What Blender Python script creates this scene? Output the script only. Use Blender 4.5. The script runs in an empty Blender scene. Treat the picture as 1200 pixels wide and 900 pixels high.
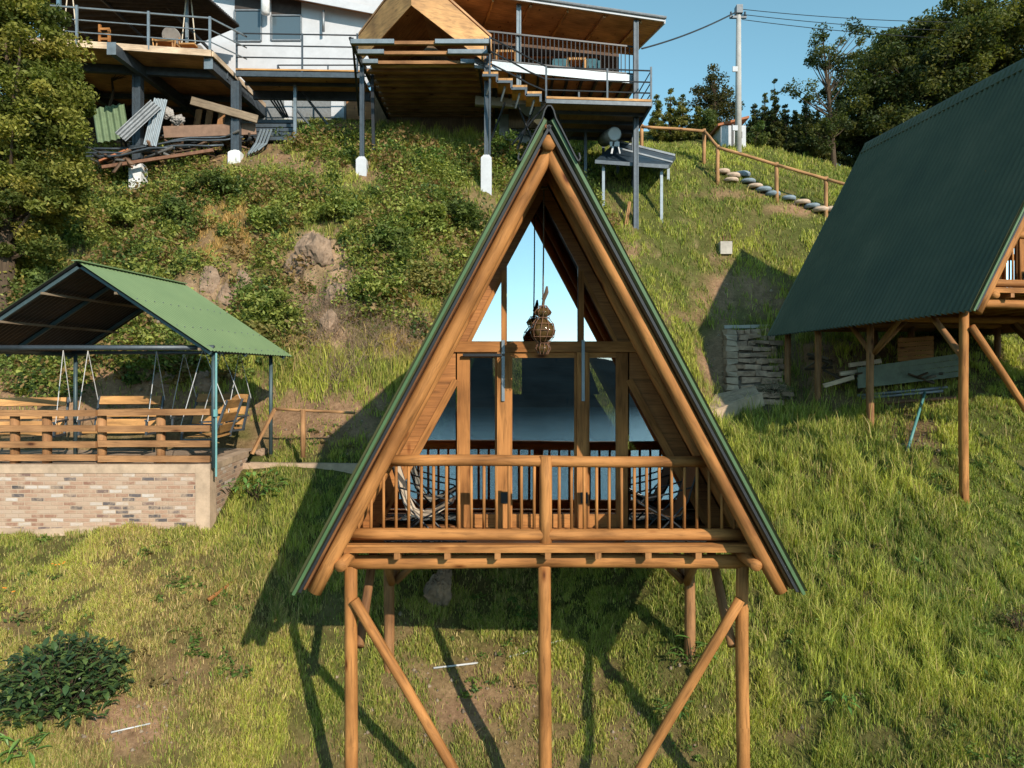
import bpy, math, random
import numpy as np
from mathutils import Vector, Matrix
random.seed(7); RNG = np.random.default_rng(7)
C = bpy.context.scene.collection
R = math.radians
F = 833.33; CX = 600.0; HY = 445.0
def P(px, py, Y): return Vector(((px-CX)*Y/F, Y, (HY-py)*Y/F))
# ---------------------------------------------------------------- terrain height
CT = [(0,900,8.0),(180,900,8.5),(370,900,9.3),(560,900,9.4),(740,900,9.4),(900,900,9.2),(1050,900,8.8),(1200,900,8.3),
 (60,790,9.2),(150,700,10.5),(40,665,11.2),(0,628,11.9),(125,626,11.9),(245,626,11.9),(290,755,10.24),(335,733,10.84),(461,800,10.15),
 (505,733,10.84),(640,733,10.9),(348,640,12.0),(300,600,12.6),(310,560,13.4),(420,560,13.6),(350,520,14.8),(420,500,15.0),(300,505,15.2),
 (150,500,15.2),(0,500,15.2),(250,440,15.9),(100,430,16.0),(400,470,15.5),(460,440,16.2),(250,340,18.2),(380,300,19.2),(380,400,17.0),
 (480,400,17.2),(480,300,19.6),(500,225,22.0),(424,207,22.5),(570,229,22.5),(300,245,21.3),(277,187,24.0),(162,218,23.6),(100,290,20.5),(0,320,19.5),
 (0,230,23),(100,185,26),(380,141,27),(570,172,26),(650,178,26),(250,160,27),(808,738,10.6),(900,700,11.3),(1000,650,11.9),(1000,780,10.0),(1127,612,12.3),(1020,506,15.9),
 (1140,500,14.7),(972,462,17.5),(935,417,18.9),(900,600,13.3),(880,520,15.7),(850,478,18.0),(905,465,17.9),(862,430,19.9),(860,392,21.0),(910,392,21.0),(870,305,23.0),(800,400,19.5),
 (745,304,22.2),(850,296,23.2),(770,230,24.3),(841,216,25.0),(968,254,24.5),(910,236,24.8),(830,166,29.5),(770,172,29),(960,190,29),(1190,470,15.8),(1190,540,14.2),(1190,400,18.6),(1190,690,11.4)]
CP = [tuple(P(*c)) for c in CT] + [(.4,12.4,-3.3),(.4,15.0,-2.3),(-1.6,15.0,-2.0),(2.4,15.0,-2.2),(.4,17.2,-.6),(.4,19.5,1.6),(3,16.6,-1.3),
 (-16,12,-2.4),(-16,18,2.5),(-16,24,7),(16,12,-2),(16,8,-4),(16,18,1.5),(16,25,5.5),(-12,8,-4.6),(-12,5,-6.6),(0,6,-7.6),(12,5,-6),(0,33,12.2),(-14,33,12.4),(16,33,9.5),(9.5,21,1.9)]
CP = np.array(CP)
def _tps(r2): return np.where(r2 > 1e-9, .5*r2*np.log(np.maximum(r2, 1e-9)), 0)
_n = len(CP)
_d = ((CP[:, None, :2]-CP[None, :, :2])**2).sum(-1)
_A = np.zeros((_n+3, _n+3)); _A[:_n, :_n] = _tps(_d)+np.eye(_n)*.25
_A[:_n, _n] = 1; _A[:_n, _n+1:] = CP[:, :2]; _A[_n:, :_n] = _A[:_n, _n:].T
_w = np.linalg.solve(_A, np.concatenate([CP[:, 2], np.zeros(3)]))
def vnoise(x, y, seed=0):
    xi = np.floor(x).astype(np.int64); yi = np.floor(y).astype(np.int64); fx = x-xi; fy = y-yi
    fx = fx*fx*(3-2*fx); fy = fy*fy*(3-2*fy)
    def h(a, b):
        n = (a*374761393+b*668265263+seed*974711) & 0x7fffffff
        n = ((n ^ (n >> 13))*1274126177) & 0x7fffffff
        return ((n ^ (n >> 16)) & 0xffff)/65535.0
    return (h(xi, yi)*(1-fx)+h(xi+1, yi)*fx)*(1-fy)+(h(xi, yi+1)*(1-fx)+h(xi+1, yi+1)*fx)*fy
def fbm(x, y, o=4, seed=0):
    s = 0; a = .5
    for i in range(o): s = s+a*vnoise(x*2**i, y*2**i, seed+i); a *= .5
    return s
def rawh(X, Y):
    X = np.asarray(X, float); Y = np.asarray(Y, float); sh = X.shape
    x = X.ravel(); y = Y.ravel(); out = np.empty_like(x)
    for s in range(0, len(x), 20000):
        a = x[s:s+20000]; b = y[s:s+20000]; ac = np.clip(a, -17, 17); bc = np.clip(b, 4, 34)
        r2 = (ac[:, None]-CP[:, 0])**2+(bc[:, None]-CP[:, 1])**2
        z = _tps(r2)@_w[:_n]+_w[_n]+_w[_n+1]*ac+_w[_n+2]*bc
        z += np.where(b < 4, (b-4)*.62, 0)+np.where(b > 34, -(b-34)*.03, 0)
        z = np.maximum(z, -64)
        z += (fbm(a*.9, b*.9, 4, 3)-.47)*.22+(fbm(a*.2, b*.2, 2, 9)-.37)*np.clip((np.abs(a)-15)/20, 0, 1)*3
        out[s:s+20000] = z
    return out.reshape(sh)
def axis(lo, hi, st, flo, fhi):
    a = list(np.arange(lo, hi+1e-6, st)); s = st; v = a[-1]
    while v < fhi: s *= 1.22; v += s; a.append(v)
    s = st; v = a[0]; pre = []
    while v > flo: s *= 1.22; v -= s; pre.append(v)
    return np.array(pre[::-1]+a)
GX = axis(-15, 16, .085, -500, 500); GY = axis(6.5, 30, .085, -170, 500)
MX, MY = np.meshgrid(GX, GY); MZ = rawh(MX, MY)
# rocky relief on the bank, path cut flat by the kerb
def proj(X, Y, Z):
    Ys = np.where(Y > .5, Y, .5)
    return CX+X/Ys*F, HY-Z/Ys*F
def ell(px, py, lst, soft=.35):
    m = np.zeros_like(px)
    for cx, cy, rx, ry, s in lst:
        d = np.sqrt(((px-cx)/rx)**2+((py-cy)/ry)**2)
        m = np.maximum(m, s*np.clip((1+soft-d)/(2*soft), 0, 1))
    return m
ROCKP = [(372,322,42,55,1),(392,375,24,42,.9),(245,345,40,30,1),(180,365,60,24,.6),(270,330,34,26,.6),(95,330,50,40,.5)]
_px, _py = proj(MX, MY, MZ)
_in = (MY > 14) & (MY < 24)
_rk = ell(_px, _py, ROCKP)*_in
_bank = np.clip((MY-15.3)/1.5, 0, 1)*np.clip((24-MY)/2, 0, 1)*np.clip((2-MX)/3, 0, 1)
_cell = np.abs(fbm(MX*1.5+MZ*.6, MZ*1.5, 4, 31)-.47)
MZ = MZ+_bank*((fbm(MX*1.3, MZ*1.2, 4, 21)-.47)*.9)+_rk*(.30-_cell*2.6+(fbm(MX*5, MZ*5, 3, 77)-.45)*.35)
def lower(x0, x1, y0, y1, zf, ed=.5):
    global MZ
    w = np.clip(np.minimum(np.minimum(MX-x0, x1-MX), np.minimum(MY-y0, y1-MY))/ed+1, 0, 1); t = zf(MX, MY); MZ = np.where(MZ > t, MZ*(1-w)+t*w, MZ)
lower(5.6, 7.9, 18.15, 21.1, lambda x, y: -.75+(y-18.15)*.70, .35); lower(-14, -5.4, 12.3, 14.6, lambda x, y: -1.62+0*x, .25); lower(5.6, 7.2, 16.9, 18.15, lambda x, y: -1.0+0*x, .3)
lower(-.6, 1.4, 9.5, 15.2, lambda x, y: np.minimum(-2.2, -5+(y-9.5)*.6), 1.5)
def H(x, y):
    x = np.asarray(x, float); y = np.asarray(y, float)
    i = np.clip(np.searchsorted(GX, x)-1, 0, len(GX)-2); j = np.clip(np.searchsorted(GY, y)-1, 0, len(GY)-2)
    fx = (x-GX[i])/(GX[i+1]-GX[i]); fy = (y-GY[j])/(GY[j+1]-GY[j])
    return (MZ[j, i]*(1-fx)+MZ[j, i+1]*fx)*(1-fy)+(MZ[j+1, i]*(1-fx)+MZ[j+1, i+1]*fx)*fy
def hz(x, y): return float(H(x, y))
def G(px, py, y0=7.0, y1=33.0):
    ys = np.arange(y0, y1, .03); xs = (px-CX)*ys/F; zs = (HY-py)*ys/F
    d = zs-H(xs, ys); k = np.argmax(d < 0)
    if d[k] >= 0: k = len(ys)-1
    return Vector((xs[k], ys[k], float(H(xs[k], ys[k]))))
# ---------------------------------------------------------------- mesh builder
class MB:
    def __init__(s): s.v = []; s.f = []; s.uv = []
    def face(s, idx, uvs): s.f.append(tuple(idx)); s.uv.extend(uvs)
    def beam(s, p0, p1, w, h=None, up=(0,0,1), w1=None, h1=None):
        p0 = Vector(p0); p1 = Vector(p1); h = w if h is None else h; w1 = w if w1 is None else w1; h1 = h if h1 is None else h1
        d = (p1-p0); L = d.length; d.normalize(); up = Vector(up)
        if abs(d.dot(up)) > .98: up = Vector((0,1,0))
        a = d.cross(up).normalized(); b = a.cross(d).normalized(); n = len(s.v); o = random.random()*20
        for p, ww, hh in ((p0, w, h), (p1, w1, h1)):
            for sa, sb in ((-1,-1),(1,-1),(1,1),(-1,1)): s.v.append(p+a*(sa*ww/2)+b*(sb*hh/2))
        for k in range(4):
            k2 = (k+1) % 4; ws = (w if k % 2 == 0 else h)
            s.face((n+k, n+k2, n+4+k2, n+4+k), [(o+k*.3, o), (o+k*.3+ws, o), (o+k*.3+ws, o+L), (o+k*.3, o+L)])
        s.face((n+3, n+2, n+1, n), [(o, o), (o+w, o), (o+w, o+h), (o, o+h)]); s.face((n+4, n+5, n+6, n+7), [(o, o), (o+w, o), (o+w, o+h), (o, o+h)])
        return s
    def box(s, lo, hi):
        lo = Vector(lo); hi = Vector(hi); c = (lo+hi)/2; d = hi-lo
        if d.x >= d.y and d.x >= d.z: return s.beam((lo.x,c.y,c.z), (hi.x,c.y,c.z), d.y, d.z)
        if d.y >= d.z: return s.beam((c.x,lo.y,c.z), (c.x,hi.y,c.z), d.x, d.z)
        return s.beam((c.x,c.y,lo.z), (c.x,c.y,hi.z), d.x, d.y, up=(0,1,0))
    def tube(s, pts, rs, n=10, cap=True, wob=0.0):
        pts = [Vector(p) for p in pts]
        if not hasattr(rs, '__len__'): rs = [rs]*len(pts)
        base = len(s.v); o = random.random()*20; L = 0; Ls = [0]; prev = None
        for i in range(1, len(pts)): L += (pts[i]-pts[i-1]).length; Ls.append(L)
        for i, p in enumerate(pts):
            d = (pts[min(i+1, len(pts)-1)]-pts[max(i-1, 0)]).normalized()
            if prev is None: a = d.orthogonal().normalized()
            else: a = (prev-d*prev.dot(d)).normalized()
            prev = a; b = d.cross(a)
            for k in range(n):
                t = 2*math.pi*k/n; r = rs[i]*(1+wob*random.uniform(-1, 1)); s.v.append(p+(a*math.cos(t)+b*math.sin(t))*r)
        for i in range(len(pts)-1):
            for k in range(n):
                k2 = (k+1) % n; c = 2*math.pi*rs[i]
                s.face((base+i*n+k, base+i*n+k2, base+(i+1)*n+k2, base+(i+1)*n+k),
                       [(o+c*k/n, o+Ls[i]), (o+c*(k+1)/n, o+Ls[i]), (o+c*(k+1)/n, o+Ls[i+1]), (o+c*k/n, o+Ls[i+1])])
        if cap:
            e = base+(len(pts)-1)*n
            s.face([base+k for k in range(n)][::-1], [(o+.1*math.cos(6.283*k/n), o+.1*math.sin(6.283*k/n)) for k in range(n)])
            s.face([e+k for k in range(n)], [(o+.1*math.cos(6.283*k/n), o+.1*math.sin(6.283*k/n)) for k in range(n)])
        return s
    def log(s, p0, p1, r, r1=None, n=14, wob=.025):
        p0 = Vector(p0); p1 = Vector(p1); r1 = r if r1 is None else r1; L = (p1-p0).length; m = max(2, int(L/.35))
        q = (p1-p0).orthogonal().normalized(); q2 = (p1-p0).cross(q).normalized(); ph = random.random()*6; am = min(.012, L*.004)
        pts = []; rs = []
        for i in range(m+1):
            t = i/m; e = math.sin(t*math.pi)
            pts.append(p0.lerp(p1, t)+q*(am*e*math.sin(ph+t*5))+q2*(am*e*math.cos(ph*2+t*4))); rs.append((r+(r1-r)*t)*(1+random.uniform(-wob, wob)))
        return s.tube(pts, rs, n)
    def prism(s, pts, ext):
        pts = [Vector(p) for p in pts]; ext = Vector(ext); n = len(s.v); m = len(pts); o = random.random()*20
        a = (pts[1]-pts[0]).normalized(); nn = (pts[1]-pts[0]).cross(pts[2]-pts[0])
        if nn.length < 1e-9: nn = Vector((0,0,1))
        b = nn.cross(a).normalized()
        uvl = [((p-pts[0]).dot(a)+o, (p-pts[0]).dot(b)+o) for p in pts]
        if nn.dot(ext) > 0: pts = pts[::-1]; uvl = uvl[::-1]
        s.v += pts+[p+ext for p in pts]
        s.face(range(n, n+m), uvl); s.face(range(n+2*m-1, n+m-1, -1), uvl[::-1]); el = ext.length; L = 0
        for k in range(m):
            k2 = (k+1) % m; dl = (pts[k2]-pts[k]).length
            s.face((n+k2, n+k, n+m+k, n+m+k2), [(o+L+dl, o), (o+L, o), (o+L, o+el), (o+L+dl, o+el)]); L += dl
        return s
    def lathe(s, c, prof, n=16, axis=(0,0,1)):
        c = Vector(c); ax = Vector(axis).normalized(); pts = [c+ax*z for r, z in prof]; return s.tube(pts, [max(r, .0005) for r, z in prof], n)
    def grid(s, fn, nu, nv, closed_u=False):
        n = len(s.v)
        for j in range(nv+1):
            for i in range(nu+1): s.v.append(Vector(fn(i/nu, j/nv)))
        for j in range(nv):
            for i in range(nu):
                a = n+j*(nu+1)+i; s.face((a, a+1, a+nu+2, a+nu+1), [(i/nu, j/nv), ((i+1)/nu, j/nv), ((i+1)/nu, (j+1)/nv), (i/nu, (j+1)/nv)])
        return s
SPACE = {}
def tag(o, label=None, cat=None, group=None, kind=None):
    if label: o['label'] = label
    if cat: o['category'] = cat
    if group: o['group'] = group
    if kind: o['kind'] = kind
    return o
def thing(name, label, cat, loc=(0,0,0), rz=0, group=None, local=False):
    o = bpy.data.objects.new(name, None); C.objects.link(o); o.location = loc; o.rotation_euler = (0,0,rz); o.empty_display_size = .2
    SPACE[o.name] = Vector((0,0,0)) if local else Vector(loc)
    return tag(o, label, cat, group)
def obj(name, mb, mat, parent=None, smooth=False, label=None):
    off = Vector((0,0,0))
    if parent is not None: off = SPACE[parent.name]
    else:
        xs = [p.x for p in mb.v]; ys = [p.y for p in mb.v]; off = Vector(((min(xs)+max(xs))/2, (min(ys)+max(ys))/2, min(p.z for p in mb.v)))
    me = bpy.data.meshes.new(name); me.from_pydata([tuple(p-off) for p in mb.v], [], mb.f)
    ul = me.uv_layers.new(name='UVMap'); ul.data.foreach_set('uv', np.array(mb.uv, dtype=np.float32).ravel())
    if smooth: me.shade_smooth() if hasattr(me, 'shade_smooth') else None
    me.materials.append(mat); o = bpy.data.objects.new(name, me); C.objects.link(o)
    if parent is not None: o.parent = parent; SPACE[o.name] = off
    else: o.location = off; SPACE[o.name] = off
    if label: o['label'] = label
    return o
def single(name, mb, mat, label, cat, group=None, kind=None, smooth=False):
    return tag(obj(name, mb, mat, None, smooth), label, cat, group, kind)
def raw_mesh(name, V, Fq, mat, parent=None, col=None, tri=False, off=None):
    k = 3 if tri else 4
    off = np.array(off if off is not None else (SPACE[parent.name] if parent is not None else (0,0,0)), float)
    me = bpy.data.meshes.new(name); V = (V-off).astype(np.float32)
    me.vertices.add(len(V)); me.vertices.foreach_set('co', V.ravel()); nf = len(Fq)
    me.loops.add(nf*k); me.loops.foreach_set('vertex_index', Fq.astype(np.int32).ravel())
    me.polygons.add(nf); me.polygons.foreach_set('loop_start', np.arange(0, nf*k, k, dtype=np.int32)); me.polygons.foreach_set('loop_total', np.full(nf, k, np.int32))
    me.update(calc_edges=True)
    if col is not None:
        ca = me.color_attributes.new('Col', 'FLOAT_COLOR', 'POINT'); ca.data.foreach_set('color', np.concatenate([col, np.ones((len(col), 1))], 1).astype(np.float32).ravel())
    me.materials.append(mat); o = bpy.data.objects.new(name, me); C.objects.link(o); o.location = off if parent is None else (0,0,0)
    if parent is not None: o.parent = parent
    return o
# ---------------------------------------------------------------- materials
def newmat(name):
    m = bpy.data.materials.new(name); m.use_nodes = True; nt = m.node_tree; b = nt.nodes['Principled BSDF']; return m, nt, b
def N(nt, t, **k):
    n = nt.nodes.new(t)
    for a, v in k.items():
        if a in n.inputs: n.inputs[a].default_value = v
        else: setattr(n, a, v)
    return n
def ramp(nt, fac, stops):
    r = nt.nodes.new('ShaderNodeValToRGB'); cr = r.color_ramp
    while len(cr.elements) < len(stops): cr.elements.new(.5)
    for e, (p, c) in zip(cr.elements, stops): e.position = p; e.color = (*c, 1)
    nt.links.new(fac, r.inputs[0]); return r.outputs[0]
def bump(nt, h, b, st=.3, dist=.01):
    bn = N(nt, 'ShaderNodeBump', Strength=st, Distance=dist); nt.links.new(h, bn.inputs['Height']); nt.links.new(bn.outputs[0], b.inputs['Normal'])
def wood(name, base, dark=.42, light=1.3, rough=.6, grain=18, knots=True, rows=0, spec=.3):
    m, nt, b = newmat(name); L = nt.links.new
    uv = N(nt, 'ShaderNodeUVMap'); mp = N(nt, 'ShaderNodeMapping'); mp.inputs['Scale'].default_value = (1.3, grain, 1) if rows else (grain, 1.3, 1); L(uv.outputs[0], mp.inputs[0])
    n1 = N(nt, 'ShaderNodeTexNoise', Scale=1.6, Detail=6, Roughness=.65, Distortion=.6); L(mp.outputs[0], n1.inputs['Vector'])
    c = ramp(nt, n1.outputs[0], [(.25, tuple(x*dark for x in base)), (.5, base), (.75, tuple(min(1, x*light) for x in base))])
    n2 = N(nt, 'ShaderNodeTexNoise', Scale=1.1, Detail=3); L(uv.outputs[0], n2.inputs['Vector'])
    mx = N(nt, 'ShaderNodeMix', data_type='RGBA', blend_type='MULTIPLY'); mx.inputs[0].default_value = .8; L(c, mx.inputs[6])
    L(ramp(nt, n2.outputs[0], [(.3, (.45, .38, .33)), (.62, (1.18, 1.15, 1.1))]), mx.inputs[7]); c = mx.outputs[2]
    if knots:
        vo = N(nt, 'ShaderNodeTexVoronoi', Scale=2.4); mk = N(nt, 'ShaderNodeMapping'); mk.inputs['Scale'].default_value = (1.6, .55, 1); L(uv.outputs[0], mk.inputs[0]); L(mk.outputs[0], vo.inputs['Vector'])
        mx = N(nt, 'ShaderNodeMix', data_type='RGBA', blend_type='MULTIPLY'); mx.inputs[0].default_value = 1; L(c, mx.inputs[6])
        L(ramp(nt, vo.outputs['Distance'], [(.05, (.2, .13, .1)), (.085, (.62,.52,.45)), (.15, (1, 1, 1))]), mx.inputs[7]); c = mx.outputs[2]
    if rows:
        sp = N(nt, 'ShaderNodeSeparateXYZ'); L(uv.outputs[0], sp.inputs[0]); ml = N(nt, 'ShaderNodeMath', operation='MULTIPLY'); ml.inputs[1].default_value = rows; L(sp.outputs[1], ml.inputs[0])
        fr = N(nt, 'ShaderNodeMath', operation='FRACT'); L(ml.outputs[0], fr.inputs[0])
        mx = N(nt, 'ShaderNodeMix', data_type='RGBA', blend_type='MULTIPLY'); mx.inputs[0].default_value = 1; L(c, mx.inputs[6])
        L(ramp(nt, fr.outputs[0], [(.0, (.25, .2, .18)), (.05, (1, 1, 1))]), mx.inputs[7]); c = mx.outputs[2]
    L(c, b.inputs['Base Color']); b.inputs['Roughness'].default_value = rough; b.inputs['Specular IOR Level'].default_value = spec
    bump(nt, n1.outputs[0], b, .35, .006); return m
def plain(name, base, rough=.6, metal=0, var=.25, scale=6, bmp=.15, spec=.4, coord='Object'):
    m, nt, b = newmat(name); L = nt.links.new; tc = N(nt, 'ShaderNodeTexCoord')
    n = N(nt, 'ShaderNodeTexNoise', Scale=scale, Detail=6, Roughness=.65); L(tc.outputs[coord], n.inputs['Vector'])
    L(ramp(nt, n.outputs[0], [(.3, tuple(x*(1-var) for x in base)), (.7, tuple(min(1, x*(1+var)) for x in base))]), b.inputs['Base Color'])
    b.inputs['Roughness'].default_value = rough; b.inputs['Metallic'].default_value = metal; b.inputs['Specular IOR Level'].default_value = spec
    if bmp: bump(nt, n.outputs[0], b, bmp, .02)
    return m
def attr_mat(name, rough=.6, transl=.35, spec=.25, two=True):
    m, nt, b = newmat(name); L = nt.links.new; a = N(nt, 'ShaderNodeAttribute', attribute_name='Col')
    L(a.outputs['Color'], b.inputs['Base Color']); b.inputs['Roughness'].default_value = rough; b.inputs['Specular IOR Level'].default_value = spec
    if transl:
        t = N(nt, 'ShaderNodeBsdfTranslucent'); g = N(nt, 'ShaderNodeMix', data_type='RGBA', blend_type='MULTIPLY'); g.inputs[0].default_value = 1; g.inputs[7].default_value = (1.25, 1.3, .55, 1)
        L(a.outputs['Color'], g.inputs[6]); L(g.outputs[2], t.inputs[0]); mx = N(nt, 'ShaderNodeMixShader'); mx.inputs[0].default_value = transl
        L(b.outputs[0], mx.inputs[1]); L(t.outputs[0], mx.inputs[2]); L(mx.outputs[0], nt.nodes['Material Output'].inputs[0])
    return m
def glassmat(name, refl, tint=(.75, .8, .82)):
    m, nt, b = newmat(name); L = nt.links.new; nt.nodes.remove(b)
    t = N(nt, 'ShaderNodeBsdfTransparent'); t.inputs[0].default_value = (*tint, 1); g = N(nt, 'ShaderNodeBsdfGlossy', Roughness=.0); g.inputs[0].default_value = (.92, .97, 1, 1)
    fr = N(nt, 'ShaderNodeLayerWeight', Blend=.35); mr = N(nt, 'ShaderNodeMapRange'); mr.inputs['To Min'].default_value = refl; mr.inputs['To Max'].default_value = 1; L(fr.outputs['Fresnel'], mr.inputs[0])
    mx = N(nt, 'ShaderNodeMixShader'); L(mr.outputs[0], mx.inputs[0]); L(t.outputs[0], mx.inputs[1]); L(g.outputs[0], mx.inputs[2]); L(mx.outputs[0], nt.nodes['Material Output'].inputs[0]); return m
ORANGE = (.50, .225, .062)
M = {}
M['log'] = wood('varnished_log', (.37, .165, .053), rough=.72, spec=.2, grain=14)
M['logd'] = wood('weathered_log', (.27, .135, .058), rough=.7, grain=14)
M['plank'] = wood('varnished_plank', (.33, .15, .052), rough=.55, grain=22, knots=False)
M['clad'] = wood('cladding_boards', (.36, .155, .05), rough=.5, grain=22, rows=9)
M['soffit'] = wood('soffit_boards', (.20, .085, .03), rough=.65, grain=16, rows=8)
M['roofsoff'] = wood('roof_boards', (.48, .26, .12), rough=.65, grain=10, rows=6)
M['oldwood'] = wood('old_grey_wood', (.22, .17, .12), rough=.85, grain=18)
M['fence'] = wood('fence_wood', (.40, .22, .10), rough=.8, grain=16)
M['rail'] = wood('rail_wood', (.33, .17, .075), rough=.75, grain=16)
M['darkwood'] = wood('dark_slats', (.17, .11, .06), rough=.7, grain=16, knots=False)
M['slat'] = wood('brown_slats', (.60, .42, .24), rough=.75, grain=16, knots=False)
M['decktan'] = wood('pale_deck_board', (.55, .42, .30), rough=.8, grain=16, knots=False)
M['tan'] = wood('honey_panel', (.50, .27, .10), rough=.6, grain=8, knots=False)
M['greenp'] = plain('green_paint_trim', (.065, .125, .05), .45, 0, .12, 4, .05)
M['blackm'] = plain('black_metal', (.025, .027, .03), .45, .3, .2, 8, .05)
M['steel'] = plain('painted_steel', (.07, .085, .10), .45, .4, .25, 6, .08)
M['steelp'] = plain('pale_steel', (.20, .235, .26), .45, .4, .2, 5, .08)
M['tealp'] = plain('blue_green_steel', (.06, .095, .105), .5, .3, .2, 5, .05)
M['galv'] = plain('galvanised', (.22, .235, .25), .5, .5, .25, 5, .08)
M['white'] = plain('white_paint', (.50, .51, .535), .7, 0, .08, 3, .08)
M['whitedirt'] = plain('white_dirty_paint', (.68, .68, .68), .8, 0, .2, 9, .2)
M['conc'] = plain('concrete', (.42, .38, .33), .9, 0, .2, 4, .35)
M['plaster'] = plain('pink_plaster', (.43, .31, .215), .92, 0, .32, 3, .4)
M['stone'] = plain('stone_block', (.42, .27, .18), .92, 0, .5, 4, .9)
M['rock'] = plain('boulder_rock', (.235, .16, .108), .92, 0, .55, 3.5, 1.0)
M['greywall'] = plain('grey_wall', (.18, .19, .195), .9, 0, .2, 12, .3)
M['rope'] = plain('rope', (.10, .065, .04), .9, 0, .2, 20, 0)
M['whitepipe'] = plain('white_pipe', (.50, .50, .50), .4, 0, .08, 6, 0)
M['rust'] = plain('rusty_pipe', (.20, .10, .06), .8, .2, .35, 8, .1)
M['cloth'] = plain('cream_canvas', (.62, .52, .40), .9, 0, .08, 20, .1)
M['brownc'] = plain('brown_canvas', (.22, .11, .05), .9, 0, .12, 20, .1)
M['teal_c'] = plain('teal_upholstery', (.04, .12, .15), .8, 0, .2, 8, .1)
M['chairw'] = plain('weathered_seat', (.32, .30, .28), .7, 0, .2, 6, .1)
M['redtile'] = plain('terracotta', (.35, .13, .06), .85, 0, .3, 8, .3)
M['pinkt'] = plain('pink_tyre_paint', (.46, .34, .25), .85, 0, .2, 7, .2)
M['greyt'] = plain('blue_grey_tyre_paint', (.19, .235, .27), .8, 0, .2, 7, .2)
M['bark'] = wood('tree_bark', (.085, .06, .04), rough=.95, grain=12, knots=False)
M['polec'] = plain('pole_concrete', (.38, .37, .35), .9, 0, .15, 3, .2)
M['glass'] = glassmat('window_glass', .20, (.6, .64, .66))
M['glasstri'] = glassmat('side_window_glass', .36, (.35, .42, .45))
M['mirror'] = glassmat('upper_window_glass', .50, (.25, .3, .33))
M['leaf'] = attr_mat('leaf', .55, .36)
M['gleaf'] = attr_mat('glossy_leaf', .35, .2, .5)
M['grass'] = attr_mat('grass_blade', .6, .35, .2)
M['flower'] = plain('orange_petal', (.75, .25, .02), .6, 0, .1, 5, 0)
m, nt, b = newmat('amber_glass'); b.inputs['Base Color'].default_value = (.17, .10, .035, 1); b.inputs['Roughness'].default_value = .08; b.inputs['Transmission Weight'].default_value = .55; b.inputs['IOR'].default_value = 1.3; M['amber'] = m
m, nt, b = newmat('dark_green_roof'); L = nt.links.new; tc = N(nt, 'ShaderNodeTexCoord'); n = N(nt, 'ShaderNodeTexNoise', Scale=.7, Detail=8, Roughness=.7); L(tc.outputs['Object'], n.inputs[0])
L(ramp(nt, n.outputs[0], [(.25, (.040, .050, .022)), (.5, (.060, .070, .031)), (.72, (.090, .092, .045))]), b.inputs['Base Color']); b.inputs['Roughness'].default_value = .48; M['roofg'] = m
m, nt, b = newmat('light_green_roof'); L = nt.links.new; tc = N(nt, 'ShaderNodeTexCoord'); n = N(nt, 'ShaderNodeTexNoise', Scale=1.2, Detail=8, Roughness=.7); L(tc.outputs['Object'], n.inputs[0])
L(ramp(nt, n.outputs[0], [(.3, (.125, .185, .085)), (.7, (.165, .23, .105))]), b.inputs['Base Color']); b.inputs['Roughness'].default_value = .55; M['roofl'] = m
# brick
m, nt, b = newmat('whitewashed_brick'); L = nt.links.new; uv = N(nt, 'ShaderNodeUVMap')
br = N(nt, 'ShaderNodeTexBrick', Scale=1.0); br.inputs['Brick Width'].default_value = .215; br.inputs['Row Height'].default_value = .068; br.inputs['Mortar Size'].default_value = .010; br.inputs['Mortar Smooth'].default_value = .4
br.inputs['Color1'].default_value = (0,0,0,1); br.inputs['Color2'].default_value = (1,1,1,1); br.inputs['Mortar'].default_value = (.5,.5,.5,1)
nd = N(nt, 'ShaderNodeTexNoise', Scale=9, Detail=4); L(uv.outputs[0], nd.inputs[0]); mm = N(nt, 'ShaderNodeMix', data_type='RGBA'); mm.inputs[0].default_value = .02; L(uv.outputs[0], mm.inputs[6]); L(nd.outputs[1], mm.inputs[7]); L(mm.outputs[2], br.inputs['Vector'])
c1 = ramp(nt, br.outputs['Color'], [(0, (.07, .06, .06)), (.11, (.12, .10, .10)), (.15, (.26, .13, .085)), (.3, (.36, .21, .14)), (.62, (.42, .27, .19)), (.82, (.45, .33, .25)), (.93, (.54, .47, .42)), (1, (.48, .40, .34))])
nw = N(nt, 'ShaderNodeTexNoise', Scale=5, Detail=6, Roughness=.7); L(uv.outputs[0], nw.inputs[0])
mx = N(nt, 'ShaderNodeMix', data_type='RGBA'); L(ramp(nt, nw.outputs[0], [(.44, (0,0,0)), (.64, (.85,.85,.85))]), mx.inputs[0]); L(c1, mx.inputs[6]); mx.inputs[7].default_value = (.46, .33, .235, 1)
mx2 = N(nt, 'ShaderNodeMix', data_type='RGBA'); L(br.outputs['Fac'], mx2.inputs[0]); L(mx.outputs[2], mx2.inputs[6]); mx2.inputs[7].default_value = (.43, .31, .22, 1)
L(mx2.outputs[2], b.inputs['Base Color']); b.inputs['Roughness'].default_value = .92
sb = N(nt, 'ShaderNodeMath', operation='SUBTRACT'); L(nw.outputs[0], sb.inputs[0]); L(br.outputs['Fac'], sb.inputs[1]); bump(nt, sb.outputs[0], b, .5, .012); M['brick'] = m
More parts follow.
